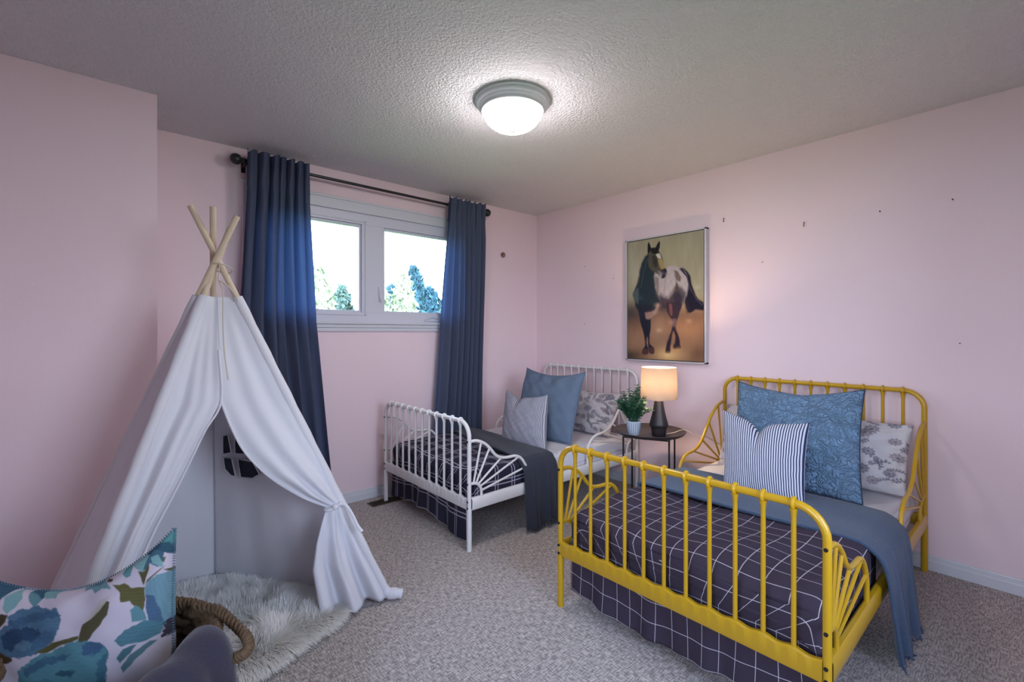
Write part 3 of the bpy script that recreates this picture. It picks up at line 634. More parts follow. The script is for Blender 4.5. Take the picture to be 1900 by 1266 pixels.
# grey blossom print for the sheeted pillows: scattered stems, flowers, berries
def toile(scale, seed):
    def fn(uv):
        r_ = np.random.default_rng(seed); P = uv * np.array([scale, scale]); C = np.ones((len(P), 4)); C[:, :3] = (0.60, 0.575, 0.60)
        for k in range(25):
            x, y = (k % 5 + .5 + r_.uniform(-.35, .35)) * scale / 5, (k // 5 + .5 + r_.uniform(-.35, .35)) * scale / 5; a = r_.uniform(0, 6.28); L = scale * r_.uniform(.12, .2)
            st = [(x + math.cos(a + .5 * q) * L * q, y + math.sin(a + .5 * q) * L * q) for q in np.linspace(0, 1, 7)]
            for p0, p1 in zip(st[:-1], st[1:]):
                n_ = np.array([-(p1[1] - p0[1]), p1[0] - p0[0]]); n_ = n_ / (np.linalg.norm(n_) + 1e-9) * 1.1
                lay(C, P, [p0 + n_, p1 + n_, p1 - n_, p0 - n_], lin(80, 74, 88), 1.6, .9)
                for sg in (-1, 1):
                    m_ = np.array(p1); b_ = a + sg * r_.uniform(.7, 1.2); q = m_ + np.array([math.cos(b_), math.sin(b_)]) * L * .22; nn = np.array([-math.sin(b_), math.cos(b_)]) * L * .075
                    lay(C, P, [m_, (m_ + q) / 2 + nn, q, (m_ + q) / 2 - nn], lin(105, 105, 118), 1.0, .8)
        for k in range(24):
            x, y = (k % 5 + .5 + r_.uniform(-.4, .4)) * scale / 5, (k // 5 + .5 + r_.uniform(-.4, .4)) * scale / 5; R = scale * r_.uniform(.045, .078); tone = [lin(128, 118, 130), lin(104, 106, 126), lin(142, 126, 132)][k % 3]
            lay(C, P, [(x + R * .8 * math.cos(q), y + R * .8 * math.sin(q)) for q in np.linspace(0, 6.28, 9)[:-1]], lin(150, 142, 155), 7, .75, 6)
            for q in range(9):
                b_ = q * 6.28 / 9 + k; c_ = np.array([x, y]) + R * np.array([math.cos(b_), math.sin(b_)]) * .75; e = np.array([math.cos(b_), math.sin(b_)]); nn = np.array([-e[1], e[0]])
                lay(C, P, [c_ - e * R * .3, c_ + nn * R * .28, c_ + e * R * .38, c_ - nn * R * .28], tone, 1.6, .75, 2)
            lay(C, P, [(x + R * .3 * math.cos(q), y + R * .3 * math.sin(q)) for q in np.linspace(0, 6.28, 7)[:-1]], lin(92, 88, 106), 3, .7, 3)
        return C
    return fn
ZB = .432
FT = 'floral sheeted pillows at the headboards'
# on the yellow bed
pillow('floral_pillow', (3.19, .945, .79), (3.175, .445, .775), (3.03, .455, ZB), (3.03, .95, ZB), .15, M_toile, 'grey and white floral pillow at the right end of the yellow bed', nx=170, ny=130, sag=.015, side=.012, color=toile(420, 3), seed=2, group=FT, wr=.007)
pillow('floral_pillow', (3.19, 1.415, .775), (3.19, .98, .78), (3.03, .98, ZB), (3.03, 1.40, ZB), .15, M_toile, 'grey and white floral pillow half hidden behind the large quilted blue pillow', nx=170, ny=130, sag=.015, side=.012, color=toile(420, 8), seed=5, group=FT, wr=.007)
pillow('quilted_pillow', (3.09, 1.300, .945), (3.04, .625, .958), (2.755, .575, ZB - .005), (2.80, 1.235, ZB), .17, M_quilt, 'large quilted steel blue square pillow on the yellow bed', sag=.055, side=.018, bot=0, chop=(.55, .012, .15, 0), wr=.007, seed=1.5, piping=M_pipe)
pillow('striped_pillow', (2.735, 1.243, .810), (2.715, .787, .800), (2.50, .745, ZB), (2.50, 1.130, ZB), .15, M_strY, 'navy and white striped pillow in front on the yellow bed', sag=.045, side=.012, chop=(.47, .070, .085, .45), ex=.40, wr=.003, seed=3)
# on the white bed
pillow('floral_pillow', (3.17, 2.760, .755), (3.16, 2.262, .765), (3.02, 2.275, ZB), (3.02, 2.77, ZB), .15, M_toile, 'grey and white floral pillow at the right end of the white bed', nx=170, ny=130, sag=.015, side=.012, color=toile(420, 12), seed=4, group=FT, wr=.007)
pillow('plain_blue_pillow', (2.800, 2.990, .950), (2.840, 2.365, .950), (2.60, 2.305, ZB), (2.55, 2.90, ZB), .16, M_bluesham, 'large plain steel blue square pillow on the white bed', sag=.055, side=.015, wr=.006, seed=2.5, piping=M_bluesham)
pillow('striped_pillow', (2.505, 2.925, .792), (2.510, 2.452, .795), (2.315, 2.285, ZB), (2.310, 2.755, ZB), .14, M_strW, 'fine grey striped pillow in front on the white bed', sag=.050, side=.012, chop=(.36, .045, .09, .4), wr=.004, seed=6)

# ------------------------------------------------------------------ horse picture
PX = XR; py0, py1, pz0_, pz1_ = 1.604, 2.291, 1.030, 2.022; dep = .042
pic = thing('framed_picture', (PX, (py0 + py1) / 2, pz0_), 'framed painting of a standing dark and white horse above the bedside table', 'picture')
fr = MB(); w_ = .012
for (a, b_, c_, d) in [(py0, py1, pz0_, pz0_ + w_), (py0, py1, pz1_ - w_, pz1_), (py0, py0 + w_, pz0_, pz1_), (py1 - w_, py1, pz0_, pz1_)]: fr.box(PX - dep, PX, a, b_, c_, d)
obj('frame', fr, M_frame, pic, smooth=False, bevel=.001)
obj('backing', MB().box(PX - dep + .010, PX - .002, py0 + w_, py1 - w_, pz0_ + w_, pz1_ - w_), M_framein, pic, smooth=False)
nu, nv = 210, 300; g = .006; U, Vv = np.meshgrid(np.linspace(0, 1, nu), np.linspace(0, 1, nv), indexing='ij')
Yc = (py1 - w_ - g) + ((py0 + w_ + g) - (py1 - w_ - g)) * U; Zc = (pz1_ - w_ - g) + ((pz0_ + w_ + g) - (pz1_ - w_ - g)) * Vv
cm = MB().grid(np.stack([np.full_like(Yc, PX - dep + .004), Yc, Zc], -1))
Hc = homography([(0, 0), (1, 0), (1, 1), (0, 1)], [(135, 195), (730, 105), (722, 1155), (128, 1120)])
P = apply_h(Hc, np.stack([U.ravel(), Vv.ravel()], 1)); C = np.ones((len(P), 4)); vv = Vv.ravel(); uu = U.ravel()
top = np.array(lin(168, 162, 138)); bot_ = np.array(lin(150, 112, 88)); k = np.clip((vv - .48) / .16, 0, 1)[:, None]
C[:, :3] = top * (1 - k) + bot_ * k
C[:, :3] *= (1 + .10 * nz(uu * 9, vv * 5, 0, 1) + .06 * nz(uu * 30, vv * 9, 0, 2))[:, None]
def blob(cx, cy, rx, ry, col, al):
    q = np.exp(-(((P[:, 0] - cx) / rx) ** 2 + ((P[:, 1] - cy) / ry) ** 2))[:, None] * al; C[:, :3] = C[:, :3] * (1 - q) + np.array(col) * q
blob(150, 760, 130, 90, lin(70, 66, 70), .85); blob(390, 760, 150, 80, lin(74, 64, 66), .8); blob(640, 800, 130, 60, lin(110, 88, 80), .6)
blob(450, 1095, 110, 60, lin(250, 205, 140), .9); blob(600, 960, 120, 120, lin(200, 148, 108), .6); blob(200, 980, 100, 110, lin(186, 142, 112), .6); blob(370, 900, 80, 130, lin(190, 150, 122), .6)
blob(150, 1100, 90, 45, lin(60, 56, 52), .8); blob(690, 1090, 60, 60, lin(105, 76, 58), .6); blob(180, 420, 60, 150, lin(190, 188, 170), .5); blob(500, 260, 160, 90, lin(178, 172, 140), .5)
blue = lin(40, 52, 62)
lay_ = lay
def lay(C, P, poly, col, soft=4.0, alpha=1.0, warp=0.0, wf=.02, streak=0.0, sdir=(1, 0), seed=0.0):
    # brushed version: rounded outline, slow wander, mottled paint
    q = np.array([tuple(p) for p in catmull([(x, y, 0) for x, y in poly] + [(poly[0][0], poly[0][1], 0)], 3)][:-1])[:, :2]
    lay_(C, P, q, col, soft * .9, alpha, min(warp, 2.5), .02, 0, sdir, seed)
    k = np.clip(.5 - poly_sdf(P, q) / (2 * soft), 0, 1) * .08 * alpha
    C[:, :3] *= (1 + k * (1.2 * nz(P[:, 0] * .06, P[:, 1] * .035, 0, 3) + .8 * nz(P[:, 0] * .16, P[:, 1] * .07, 0, 5)))[:, None]

lay(C, P, [(530, 398), (580, 412), (622, 470), (640, 560), (680, 650), (728, 690), (724, 745), (665, 742), (620, 765), (592, 742), (576, 665), (590, 600), (604, 500), (572, 440)], lin(28, 28, 46), 8, 1, 6, .03, .25, (.5, .86))
lay(C, P, [(385, 450), (440, 398), (520, 393), (575, 428), (604, 500), (598, 605), (560, 690), (500, 700), (450, 700), (390, 660), (340, 600), (330, 470)], lin(186, 176, 180), 8, 1, 3, .03, .05)
lay(C, P, [(375, 600), (450, 640), (500, 575), (560, 620), (548, 700), (470, 730), (375, 730)], lin(66, 54, 66), 22, .95, 6)
lay(C, P, [(500, 560), (525, 545), (590, 600), (565, 690), (500, 690)], lin(50, 46, 62), 14, .8, 5)
lay(C, P, [(495, 425), (522, 430), (550, 478), (540, 515), (515, 500), (530, 560), (515, 600), (500, 560), (512, 500)], lin(92, 72, 50), 6, .8, 4)
lay(C, P, [(290, 285), (335, 250), (375, 330), (345, 430), (352, 560), (385, 660), (360, 710), (300, 730), (210, 735), (185, 655), (176, 600), (212, 505), (232, 400), (258, 330)], blue, 8, 1, 5, .03, .12, (.3, .95))
lay(C, P, [(180, 600), (215, 560), (215, 680), (188, 650)], lin(96, 112, 116), 10, .7)
lay(C, P, [(340, 470), (380, 490), (380, 640), (355, 600)], lin(112, 98, 96), 14, .7)
lay(C, P, [(290, 282), (293, 208), (304, 198), (318, 240), (312, 280)], lin(30, 34, 40), 3); lay(C, P, [(348, 246), (378, 193), (389, 195), (386, 240), (372, 265)], lin(32, 34, 38), 3)
lay(C, P, [(293, 290), (330, 248), (375, 262), (402, 310), (418, 385), (438, 416), (434, 470), (400, 486), (372, 452), (330, 428), (300, 388)], lin(86, 82, 70), 5, 1, 3, .05, .15)
lay(C, P, [(310, 245), (345, 238), (378, 262), (360, 290), (325, 280)], lin(20, 22, 28), 4, .9, 4)
lay(C, P, [(330, 300), (360, 310), (368, 380), (350, 400), (330, 360)], lin(44, 44, 44), 8, .8, 3)
lay(C, P, [(372, 330), (398, 322), (412, 350), (425, 405), (402, 415), (384, 388)], lin(168, 150, 104), 5, .9)
lay(C, P, [(356, 292), (384, 288), (396, 322), (372, 322)], lin(215, 212, 200), 4, .95)
lay(C, P, [(392, 420), (430, 408), (440, 440), (420, 482), (394, 480)], lin(38, 32, 44), 5, 1)
lay(C, P, [(370, 425), (392, 430), (390, 470), (375, 452)], lin(140, 140, 150), 5, .6)
lay(C, P, [(203, 690), (330, 700), (376, 670), (352, 760), (312, 800), (312, 880), (302, 960), (304, 1010), (336, 1040), (332, 1082), (300, 1082), (290, 1030), (284, 950), (276, 1000), (292, 1050), (287, 1088), (244, 1088), (255, 1040), (264, 1010), (256, 930), (236, 860), (222, 780)], lin(40, 42, 58), 5, 1, 4, .05, .12)
lay(C, P, [(268, 760), (340, 742), (362, 690), (376, 700), (362, 750), (322, 800), (280, 806)], lin(168, 138, 128), 8, .9, 5)
for q in ([(246, 1050), (290, 1052), (288, 1088), (244, 1088)], [(302, 1035), (336, 1040), (332, 1084), (304, 1084)], [(430, 1040), (464, 1044), (460, 1082), (424, 1080)], [(488, 1010), (540, 1020), (540, 1048), (488, 1048)]): lay(C, P, q, lin(98, 62, 58), 5, .9)
lay(C, P, [(432, 680), (552, 680), (540, 760), (515, 820), (508, 880), (530, 950), (540, 1020), (492, 1040), (502, 970), (490, 905), (470, 980), (462, 1060), (428, 1062), (436, 1005), (468, 915), (482, 850), (468, 800), (440, 750)], lin(58, 46, 60), 5, 1, 4, .05, .15)
lay(C, P, [(455, 690), (478, 695), (480, 780), (462, 770)], lin(130, 84, 84), 6, .8); lay(C, P, [(465, 815), (512, 810), (505, 870), (480, 870)], lin(120, 96, 100), 6, .7)
lay = lay_
rs = np.random.default_rng(4)
def strand(pts_, w, col, al):
    q = np.array(pts_, float)
    for p0, p1 in zip(q[:-1], q[1:]):
        n_ = np.array([-(p1[1] - p0[1]), p1[0] - p0[0]]); n_ = n_ / (np.linalg.norm(n_) + 1e-9) * w
        lay(C, P, [p0 + n_, p1 + n_ * .7, p1 - n_ * .7, p0 - n_], col, 2.5, al)
for k in range(16):
    o = rs.uniform(-14, 14); e = rs.uniform(-26, 26); strand([(545 + o, 410), (600 + o, 480 + o), (628 + o, 580), (670 + e * .4, 660 + o), (min(722, 715 + o), 700 + e)], 2.2, lin(18, 18, 34) if k % 3 else lin(86, 82, 108), .7)
for k in range(8):
    e = rs.uniform(-20, 20); strand([(585, 640 + e), (600 + e * .3, 700), (600 + e, 770)], 1.8, lin(44, 38, 50), .55)
for k in range(14):
    o = rs.uniform(-18, 18); strand([(300 + o * .3, 300), (262 + o, 380), (240 + o, 470), (225 + o, 560)], 2.2, lin(24, 30, 40) if k % 2 else lin(72, 88, 98), .45)
for k in range(10):
    o = rs.uniform(-30, 40); strand([(400 + o, 440), (392 + o, 540), (384 + o, 620)], 3, lin(206, 198, 200) if k % 2 else lin(120, 108, 116), .35)
for cx, cy, c_ in [(365, 700, lin(182, 158, 150)), (345, 755, lin(176, 150, 142)), (300, 770, lin(150, 116, 106)), (235, 640, lin(66, 80, 92)), (400, 445, lin(120, 118, 128)), (470, 840, lin(176, 140, 132)), (375, 900, lin(232, 196, 160)), (440, 1100, lin(255, 226, 170)), (520, 1060, lin(226, 176, 120)), (610, 830, lin(196, 150, 116)), (680, 560, lin(190, 188, 172))]: blob(cx, cy, 22, 18, c_, .55)
C[:, :3] = np.clip(C[:, :3] * .74, 0, 1); cm.col = C
obj('painting', cm, M_canvas, pic, smooth=False)

# ------------------------------------------------------------------ bedside table, lamp, plant
TX, TY, TZ = 2.872, 1.817, .560
bt = thing('bedside_table', (TX, TY, 0), 'round black metal tray table between the two beds', 'table')
obj('tray', MB().lathe([(.001, TZ - .006), (.215, TZ - .006), (.232, TZ + .004), (.240, TZ + .016), (.243, TZ + .018), (.241, TZ + .021), (.236, TZ + .019), (.224, TZ + .004), (.212, TZ), (.001, TZ)], (TX, TY, 0), 72, False, False), M_tray, bt)
fwv = np.array([math.sin(YAW), math.cos(YAW)]); rtv = np.array([math.cos(YAW), -math.sin(YAW)])
feet = [tuple(np.array([TX, TY]) + rtv * a + fwv * b_) for a, b_ in ((-.200, -.070), (-.070, .200), (.200, .070), (.070, -.200))]
for x, y in feet: obj('leg', MB().tube([(x, y, 0), (x, y, TZ - .012)], .0062, 10), M_blk, bt)
lp = MB()
for i in range(4):
    a, b_ = feet[i], feet[(i + 1) % 4]; lp.tube([(a[0], a[1], TZ - .014), (b_[0], b_[1], TZ - .014)], .005, 8)
obj('leg_brace', lp, M_blk, bt)
lp = MB(); ring = [(TX + .212 * math.cos(a), TY + .212 * math.sin(a), .03) for a in np.linspace(0, 2 * PI, 49)[:-1]]; lp.tube(ring, .005, 8, closed=True); obj('foot_ring', lp, M_blk, bt)

LXx, LYy, LZ = 2.845, 1.728, TZ + .001
lamp = thing('table_lamp', (LXx, LYy, LZ), 'lit table lamp with cream drum shade and black ceramic base', 'lamp')
obj('lamp_base', MB().lathe([(.001, 0), (.044, 0), (.046, .003), (.049, .03), (.053, .055), (.054, .058), (.061, .064), (.063, .070), (.061, .082), (.054, .108), (.046, .138), (.039, .170), (.034, .200), (.030, .228), (.029, .234), (.001, .235)], (LXx, LYy, LZ), 48, False, False), M_lampb, lamp)
obj('bulb_holder', MB().lathe([(.016, .234), (.016, .285), (.012, .29)], (LXx, LYy, LZ), 20), M_trim, lamp)
bulb = MB().sphere((LXx, LYy, LZ + .325), .026, 14); obj('bulb', bulb, M_bulb, lamp)
sh = MB(); z0, z1 = .250, .462; R0, R1 = .120, .116
sh.lathe([(R0, z0), (R1, z1), (R1 - .0015, z1), (R0 - .0015, z0), (R0, z0)], (LXx, LYy, LZ), 64, False, False)
obj('lamp_shade', sh, M_shade, lamp)
sp = MB()
for a in (0, 2.09, 4.19): sp.tube([(LXx, LYy, LZ + .290), (LXx + (R0 - .002) * math.cos(a), LYy + (R0 - .002) * math.sin(a), LZ + z0 + .012)], .0015, 6)
obj('shade_fitter', sp, M_frame, lamp)
obj('power_cord', MB().tube(catmull([(LXx + .03, LYy - .035, LZ + .008), (TX + .10, TY - .13, LZ + .006), (TX + .16, TY - .175, LZ + .024), (TX + .20, TY - .23, LZ - .01), (TX + .29, TY - .27, LZ - .03), (XR - .02, TY - .36, .44), (XR - .02, TY - .46, .36)]), .0028, 6), M_cord, lamp)
ld = bpy.data.lights.new('bulb_light', 'POINT'); ld.energy = TABLE_LAMP; ld.color = (1.0, .70, .40); ld.shadow_soft_size = .03
lo = bpy.data.objects.new('bulb_light', ld); COL.objects.link(lo); lo.parent = lamp; lo.location = (0, 0, .36)

PXx, PYy = 2.730, 1.850
pl = thing('potted_plant', (PXx, PYy, TZ + .001), 'bushy green plant in a small pale fluted pot beside the lamp', 'plant')
pot = MB(); K = 48; rows = []
for r, z in [(.001, 0), (.032, 0), (.036, .006), (.045, .055), (.049, .095), (.046, .096), (.043, .086)]:
    rows.append([(PXx + (r + (.0016 * math.cos(16 * 2 * PI * q / K * 1.0) if .01 < z < .09 and r > .034 else 0)) * math.cos(2 * PI * q / K), PYy + (r + 0) * math.sin(2 * PI * q / K), TZ + .001 + z) for q in range(K)])
pot.grid(np.array(rows), closed_v=True, flip=True); pt_ = obj('pot', pot, M_pot, pl)
gr = MB()
for q in range(22):
    a = 2 * PI * q / 22; ca, sa = math.cos(a), math.sin(a)
    gr.tube([(PXx + (.0355 + .0009) * ca, PYy + .0365 * sa, TZ + .009), (PXx + .0455 * ca, PYy + .0455 * sa, TZ + .056), (PXx + .0488 * ca, PYy + .0488 * sa, TZ + .088)], .0016, 5)
obj('groove', gr, M_potg, pt_)
obj('soil', MB().lathe([(.001, .085), (.044, .085)], (PXx, PYy, TZ), 24, False, False), M_soil, pl)
stems = MB(); fol = MB()
for k in range(64):
    a = rng.uniform(0, 2 * PI); el = rng.uniform(.05, 1.0); R = .118 * math.sqrt(el); hh = .115 + .16 * rng.random() * (1.1 - .5 * el); 
    tipp = Vector((PXx + R * math.cos(a) * 1.0, PYy + R * math.sin(a) * 1.0, TZ + .09 + hh * (1 - .35 * el))); base = Vector((PXx + .02 * math.cos(a), PYy + .02 * math.sin(a), TZ + .085)); mid = (tipp + base) / 2 + Vector((0, 0, .02))
    path = catmull([base, mid, tipp], 5); stems.tube(path, .0012, 5)
    for j, p_ in enumerate(path[2:]):
        for s in (0, 1, 2):
            ang = a + s * 2.1 + j * 1.3 + rng.uniform(-.4, .4); d = Vector((math.cos(ang), math.sin(ang), rng.uniform(-.1, .7))).normalized(); sd = d.cross(Vector((0, 0, 1))).normalized(); L = rng.uniform(.016, .026); up = d.cross(sd)
            pp = [p_, p_ + d * L * .35 + sd * L * .32 + up * .001, p_ + d * L * .75 + sd * L * .28, p_ + d * L, p_ + d * L * .75 - sd * L * .28, p_ + d * L * .35 - sd * L * .32 + up * .001, p_ + d * L * .5 - up * .003]
            fol.add(pp, [(0, 1, 6), (1, 2, 6), (2, 3, 6), (3, 4, 6), (4, 5, 6), (5, 0, 6)])
obj('stems', stems, M_leaf, pl); obj('foliage', fol, M_leaf, pl, smooth=False)

# ------------------------------------------------------------------ play tent
FEET = {'A': (1.016, 2.040), 'B': (-.170, 2.050), 'C': (-.220, 2.700), 'D': (.434, 2.830)}
TIP = {'A': (.272, 2.330, 1.785), 'B': (.415, 2.330, 1.715), 'C': (.419, 2.209, 1.745), 'D': (.344, 2.283, 1.786)}
def pole_at(k, z):
    f = np.array(FEET[k] + (0,)); t = np.array(TIP[k]); return f + (t - f) * (z / t[2])
tent = thing('play_tent', (.3, 2.35, 0), 'white canvas play tent on four crossed wooden poles with its front flap tied back', 'tent')
for k in 'ABCD':
    f = Vector(FEET[k] + (0.012,)); t = Vector(TIP[k]); obj('tent_pole', MB().tube([f + (t - f) * q for q in (0, .25, .5, .75, 1)], [.0135, .0135, .013, .0125, .012], 12), M_pole, tent)
CEN = np.array([.33, 2.33, 0.0])
ZT = 1.41
def outw(p, d=.016):
    q = np.array(p, float); v = q - CEN; v[2] = 0; n_ = np.linalg.norm(v); return q + v / max(n_, .03) * d
def panel_rows(left, right, zs, folds=0, amp=.006, seed=0, nu=50, bulge=-.01, freq=6):
    """cloth between two edge curves given as functions of z index"""
    P = []
    for i, z in enumerate(zs):
        a, b_ = left(i, z), right(i, z); e = b_ - a; L = np.linalg.norm(e); h = np.array([e[1], -e[0], 0]) / (np.linalg.norm(e[:2]) + 1e-6)
        if h @ ((a + b_) / 2 - CEN) < 0: h = -h
        f = 1 - z / ZT; row = []
        for q in np.linspace(0, 1, nu):
            env = math.sin(PI * q) ** .6
            d = bulge * L * math.sin(PI * q) + amp * f * env * (math.sin(freq * 2 * q + seed + 1.5 * f) + .6 * math.sin(freq * 4.6 * q + 2 * seed)) + amp * .5 * env * math.sin(9 * f + 4 * q + seed)
            row.append(a + e * q + h * d)
        P.append(row)
    return np.array(P)
zs = np.linspace(ZT, .018, 60)
cloth = MB()
def side(k1, k2, seed, **kw):
    P = panel_rows(lambda i, z: outw(pole_at(k1, z), -.022 * (z < 1.3) if k1 == 'D' else .016), lambda i, z: outw(pole_at(k2, z), -.022 * (z < 1.3) if k2 == 'D' else .016), zs, seed=seed, **kw); cloth.grid(P)
side('B', 'C', 1, amp=.008, bulge=-.015); side('C', 'D', 2, amp=.010, bulge=-.015); side('D', 'A', 3.5, amp=.006, bulge=-.008)
obj('canvas_walls', cloth, M_tent, tent, solid=.0025, sharp=180)
# front flaps: hems that part below the seam
LH = [(0.358, 2.277, 1.407), (0.358, 2.241, 1.188), (0.360, 2.207, 0.980), (0.302, 2.189, 0.871), (0.247, 2.170, 0.753), (0.192, 2.152, 0.640), (0.146, 2.138, 0.550), (0.102, 2.121, 0.448), (0.069, 2.109, 0.369), (0.033, 2.094, 0.278), (0.005, 2.082, 0.204), (-.03, 2.075, .02)]
RH = [(0.358, 2.277, 1.407), (0.358, 2.241, 1.188), (0.360, 2.207, 0.980), (0.392, 2.189, 0.876), (0.440, 2.171, 0.765), (0.527, 2.151, 0.652), (0.651, 2.133, 0.544), (0.754, 2.121, 0.480), (0.735, 2.113, 0.430), (0.702, 2.098, 0.337), (0.680, 2.081, 0.230), (0.694, 2.060, 0.110), (.705, 2.050, .022)]
def hem(H_, z):
    zz = [p[2] for p in H_][::-1]; return np.array([np.interp(z, zz, [p[k] for p in H_][::-1]) for k in (0, 1)] + [z])
fl = MB(); P = panel_rows(lambda i, z: outw(pole_at('B', z)), lambda i, z: hem(LH, z), zs, amp=.020, seed=.7, nu=60, bulge=-.006, freq=5.5); fl.grid(P)
lf = obj('left_flap', fl, M_tent, tent, solid=.0025, sharp=180)
obj('hem', MB().tube(catmull([tuple(np.array(p) + np.array([0, -.004, 0])) for p in LH[1:]], 6), .0045, 6), M_tent, lf)
fl = MB(); zr = np.concatenate([np.linspace(ZT, .55, 40), np.linspace(.54, .42, 16), np.linspace(.41, .02, 30)])
P = []
for z in zr:
    a = hem(RH, z); b_ = outw(pole_at('A', z), .014); e = b_ - a; h = np.array([e[1], -e[0], 0]); h /= np.linalg.norm(h) + 1e-6
    if h @ ((a + b_) / 2 - CEN) < 0: h = -h
    up_ = max(0, min(1, (z - .48) / .9)); kn = math.exp(-((z - .48) / .035) ** 2); lo_ = max(0, min(1, (.46 - z) / .3)); row = []
    for q in np.linspace(0, 1, 60):
        env = math.sin(PI * q) ** .6
        d = .012 * (1 - up_) * env * math.sin(17 * q + 6 * z) * (1 - kn) + .028 * lo_ * env * (math.sin(15 * q + .8) + .35 * math.sin(31 * q + 2)) + .030 * (1 - lo_) * math.sin(PI * q) * max(0, 1 - abs(z - .62) / .35)
        row.append(a + e * q + h * d + np.array([0, 0, (1 - q) * 0]))
    P.append(row)
fl.grid(np.array(P)); rf = obj('right_flap', fl, M_tent, tent, solid=.0025, sharp=180)
obj('hem', MB().tube(catmull([tuple(np.array(p) + np.array([0, -.004, 0])) for p in RH[2:8]], 6), .0045, 6), M_tent, rf)
# pole sleeves, collar, foot toes
for k in 'ABC':
    sl = MB().tube([outw(pole_at(k, z), .004) for z in np.linspace(ZT, .03, 24)], [.019 + .0015 * math.sin(i * 2.1) for i in range(24)], 12)
    obj('pole_sleeve', sl, M_tent, tent)
toe = MB().tube(catmull([outw(pole_at('A', .05), .0), (1.015, 2.035, .030), (1.045, 2.015, .028), (1.066, 2.000, .022)]), [.024] * 8 + [.026] * 8 + [.022] * 8 + [.012], 10)
obj('sleeve_end', toe, M_tent, tent)
# tie-back and knot at the right pole
kx = np.array([.765, 2.118, .478])
tie = MB().tube(catmull([kx + np.array(p) for p in [(-.012, .02, -.004), (-.020, -.018, -.010), (.010, -.036, .0), (.042, -.024, .012), (.050, .008, .010), (.02, .03, .0)]]), .0065, 8)
tie.tube(catmull([kx + np.array(p) for p in [(.03, -.034, .012), (.055, -.05, .006), (.075, -.075, -.035), (.092, -.095, -.085), (.106, -.108, -.108)]]), [.006] * 8 + [.007] * 16 + [.008] * 8 + [.009], 8)
tie.sphere(tuple(kx + np.array([.012, -.040, .004])), .012, 10)
obj('tie_back', tie, M_tent, tent)
cd = MB().tube(catmull([(.362, 2.240, 1.549), (.358, 2.243, 1.477), (.365, 2.200, 1.430), (.358, 2.150, 1.298), (.356, 2.112, 1.191), (.362, 2.070, 1.078)]), .0026, 6)
cd.tube(catmull([(.360, 2.240, 1.475), (.383, 2.225, 1.457), (.410, 2.222, 1.425), (.425, 2.232, 1.392)]), .0034, 6); cd.torus((.372, 2.270, 1.53), (.3, .3, 1), .040, .003, 20, 6)
obj('cord', cd, M_cord, tent)
# little four-pane window on the far canvas
wp = [[(0.447, 2.523, 0.792), (0.464, 2.496, 0.799), (0.480, 2.509, 0.713), (0.454, 2.550, 0.705)], [(0.483, 2.469, 0.798), (0.512, 2.440, 0.771), (0.545, 2.420, 0.708), (0.492, 2.493, 0.709)],
      [(0.457, 2.554, 0.686), (0.484, 2.517, 0.683), (0.502, 2.528, 0.595), (0.485, 2.550, 0.599), (0.466, 2.566, 0.628)], [(0.501, 2.492, 0.683), (0.550, 2.430, 0.674), (0.572, 2.416, 0.612), (0.551, 2.455, 0.588), (0.518, 2.507, 0.592)]]
M_wpane = mat('dark_mesh_pane', (0.018, 0.017, 0.035, 1), .7)
pD = lambda z: np.array(outw(pole_at('D', z), -.022)); pA = lambda z: np.array(outw(pole_at('A', z), .016))
D0 = pD(.9); Dn = np.cross(pA(.5) - D0, pD(.3) - D0); Dn /= np.linalg.norm(Dn)
if Dn @ (CEN + np.array([0, 0, .6]) - D0) < 0: Dn = -Dn
def onto(p, d): p = np.array(p, float); return p - Dn * ((p - D0) @ Dn) + Dn * d
def interp_shift(p): return onto(p, .022)
allp = np.array([q for w_ in wp for q in w_])
wnode = None
for i, pg in enumerate(wp):
    q = [interp_shift(p) for p in pg]; mb = MB(); c0 = sum(q) / len(q); back = [p + Dn * -.003 for p in q]; n_ = len(q)
    mb.add(q + back, [tuple(range(n_)), tuple(range(2 * n_ - 1, n_ - 1, -1))] + [(k, (k + 1) % n_, n_ + (k + 1) % n_, n_ + k) for k in range(n_)])
    o = obj('window_pane', mb, M_wpane, tent, smooth=False)
    obj('pane_trim', MB().tube([p + Dn * .002 for p in q], .0035, 6, closed=True), M_tent, o)

# ------------------------------------------------------------------ fur rug
rugp = [(.22, 2.70), (.36, 2.745), (.46, 2.72), (.57, 2.56), (.67, 2.42), (.755, 2.29), (.80, 2.16), (.79, 2.05), (.72, 1.995), (.601, 1.955), (.47, 1.900), (.343, 1.880), (.242, 1.850), (.16, 1.88), (.12, 2.1), (.17, 2.45)]
rc0 = np.mean(rugp, 0); rr = catmull([(x, y, 0) for x, y in rugp + rugp[:1]], 6)[:-1]
base = [(p.x, p.y) for p in rr]; nb = len(base)
rg = MB(); rows = []
for f, z in ((1, .004), (1.0, .014), (.93, .024), (.6, .028), (.3, .028), (.02, .028)): rows.append([(rc0[0] + (x - rc0[0]) * f, rc0[1] + (y - rc0[1]) * f, z) for x, y in base])
rg.grid(np.array(rows), closed_v=True)
bp = np.array(base); n_ = 70000; pts = []
mn_, mx_ = bp.min(0), bp.max(0)
while sum(len(p) for p in pts) < n_:
    q = mn_ + (mx_ - mn_) * rng.random((40000, 2)); pts.append(q[poly_sdf(q, bp) < -.002])
Q = np.vstack(pts)[:n_]; sd = poly_sdf(Q, bp); edge = np.clip(1 + sd / .10, 0, 1)
out = Q - rc0; out /= np.linalg.norm(out, axis=1)[:, None] + 1e-6
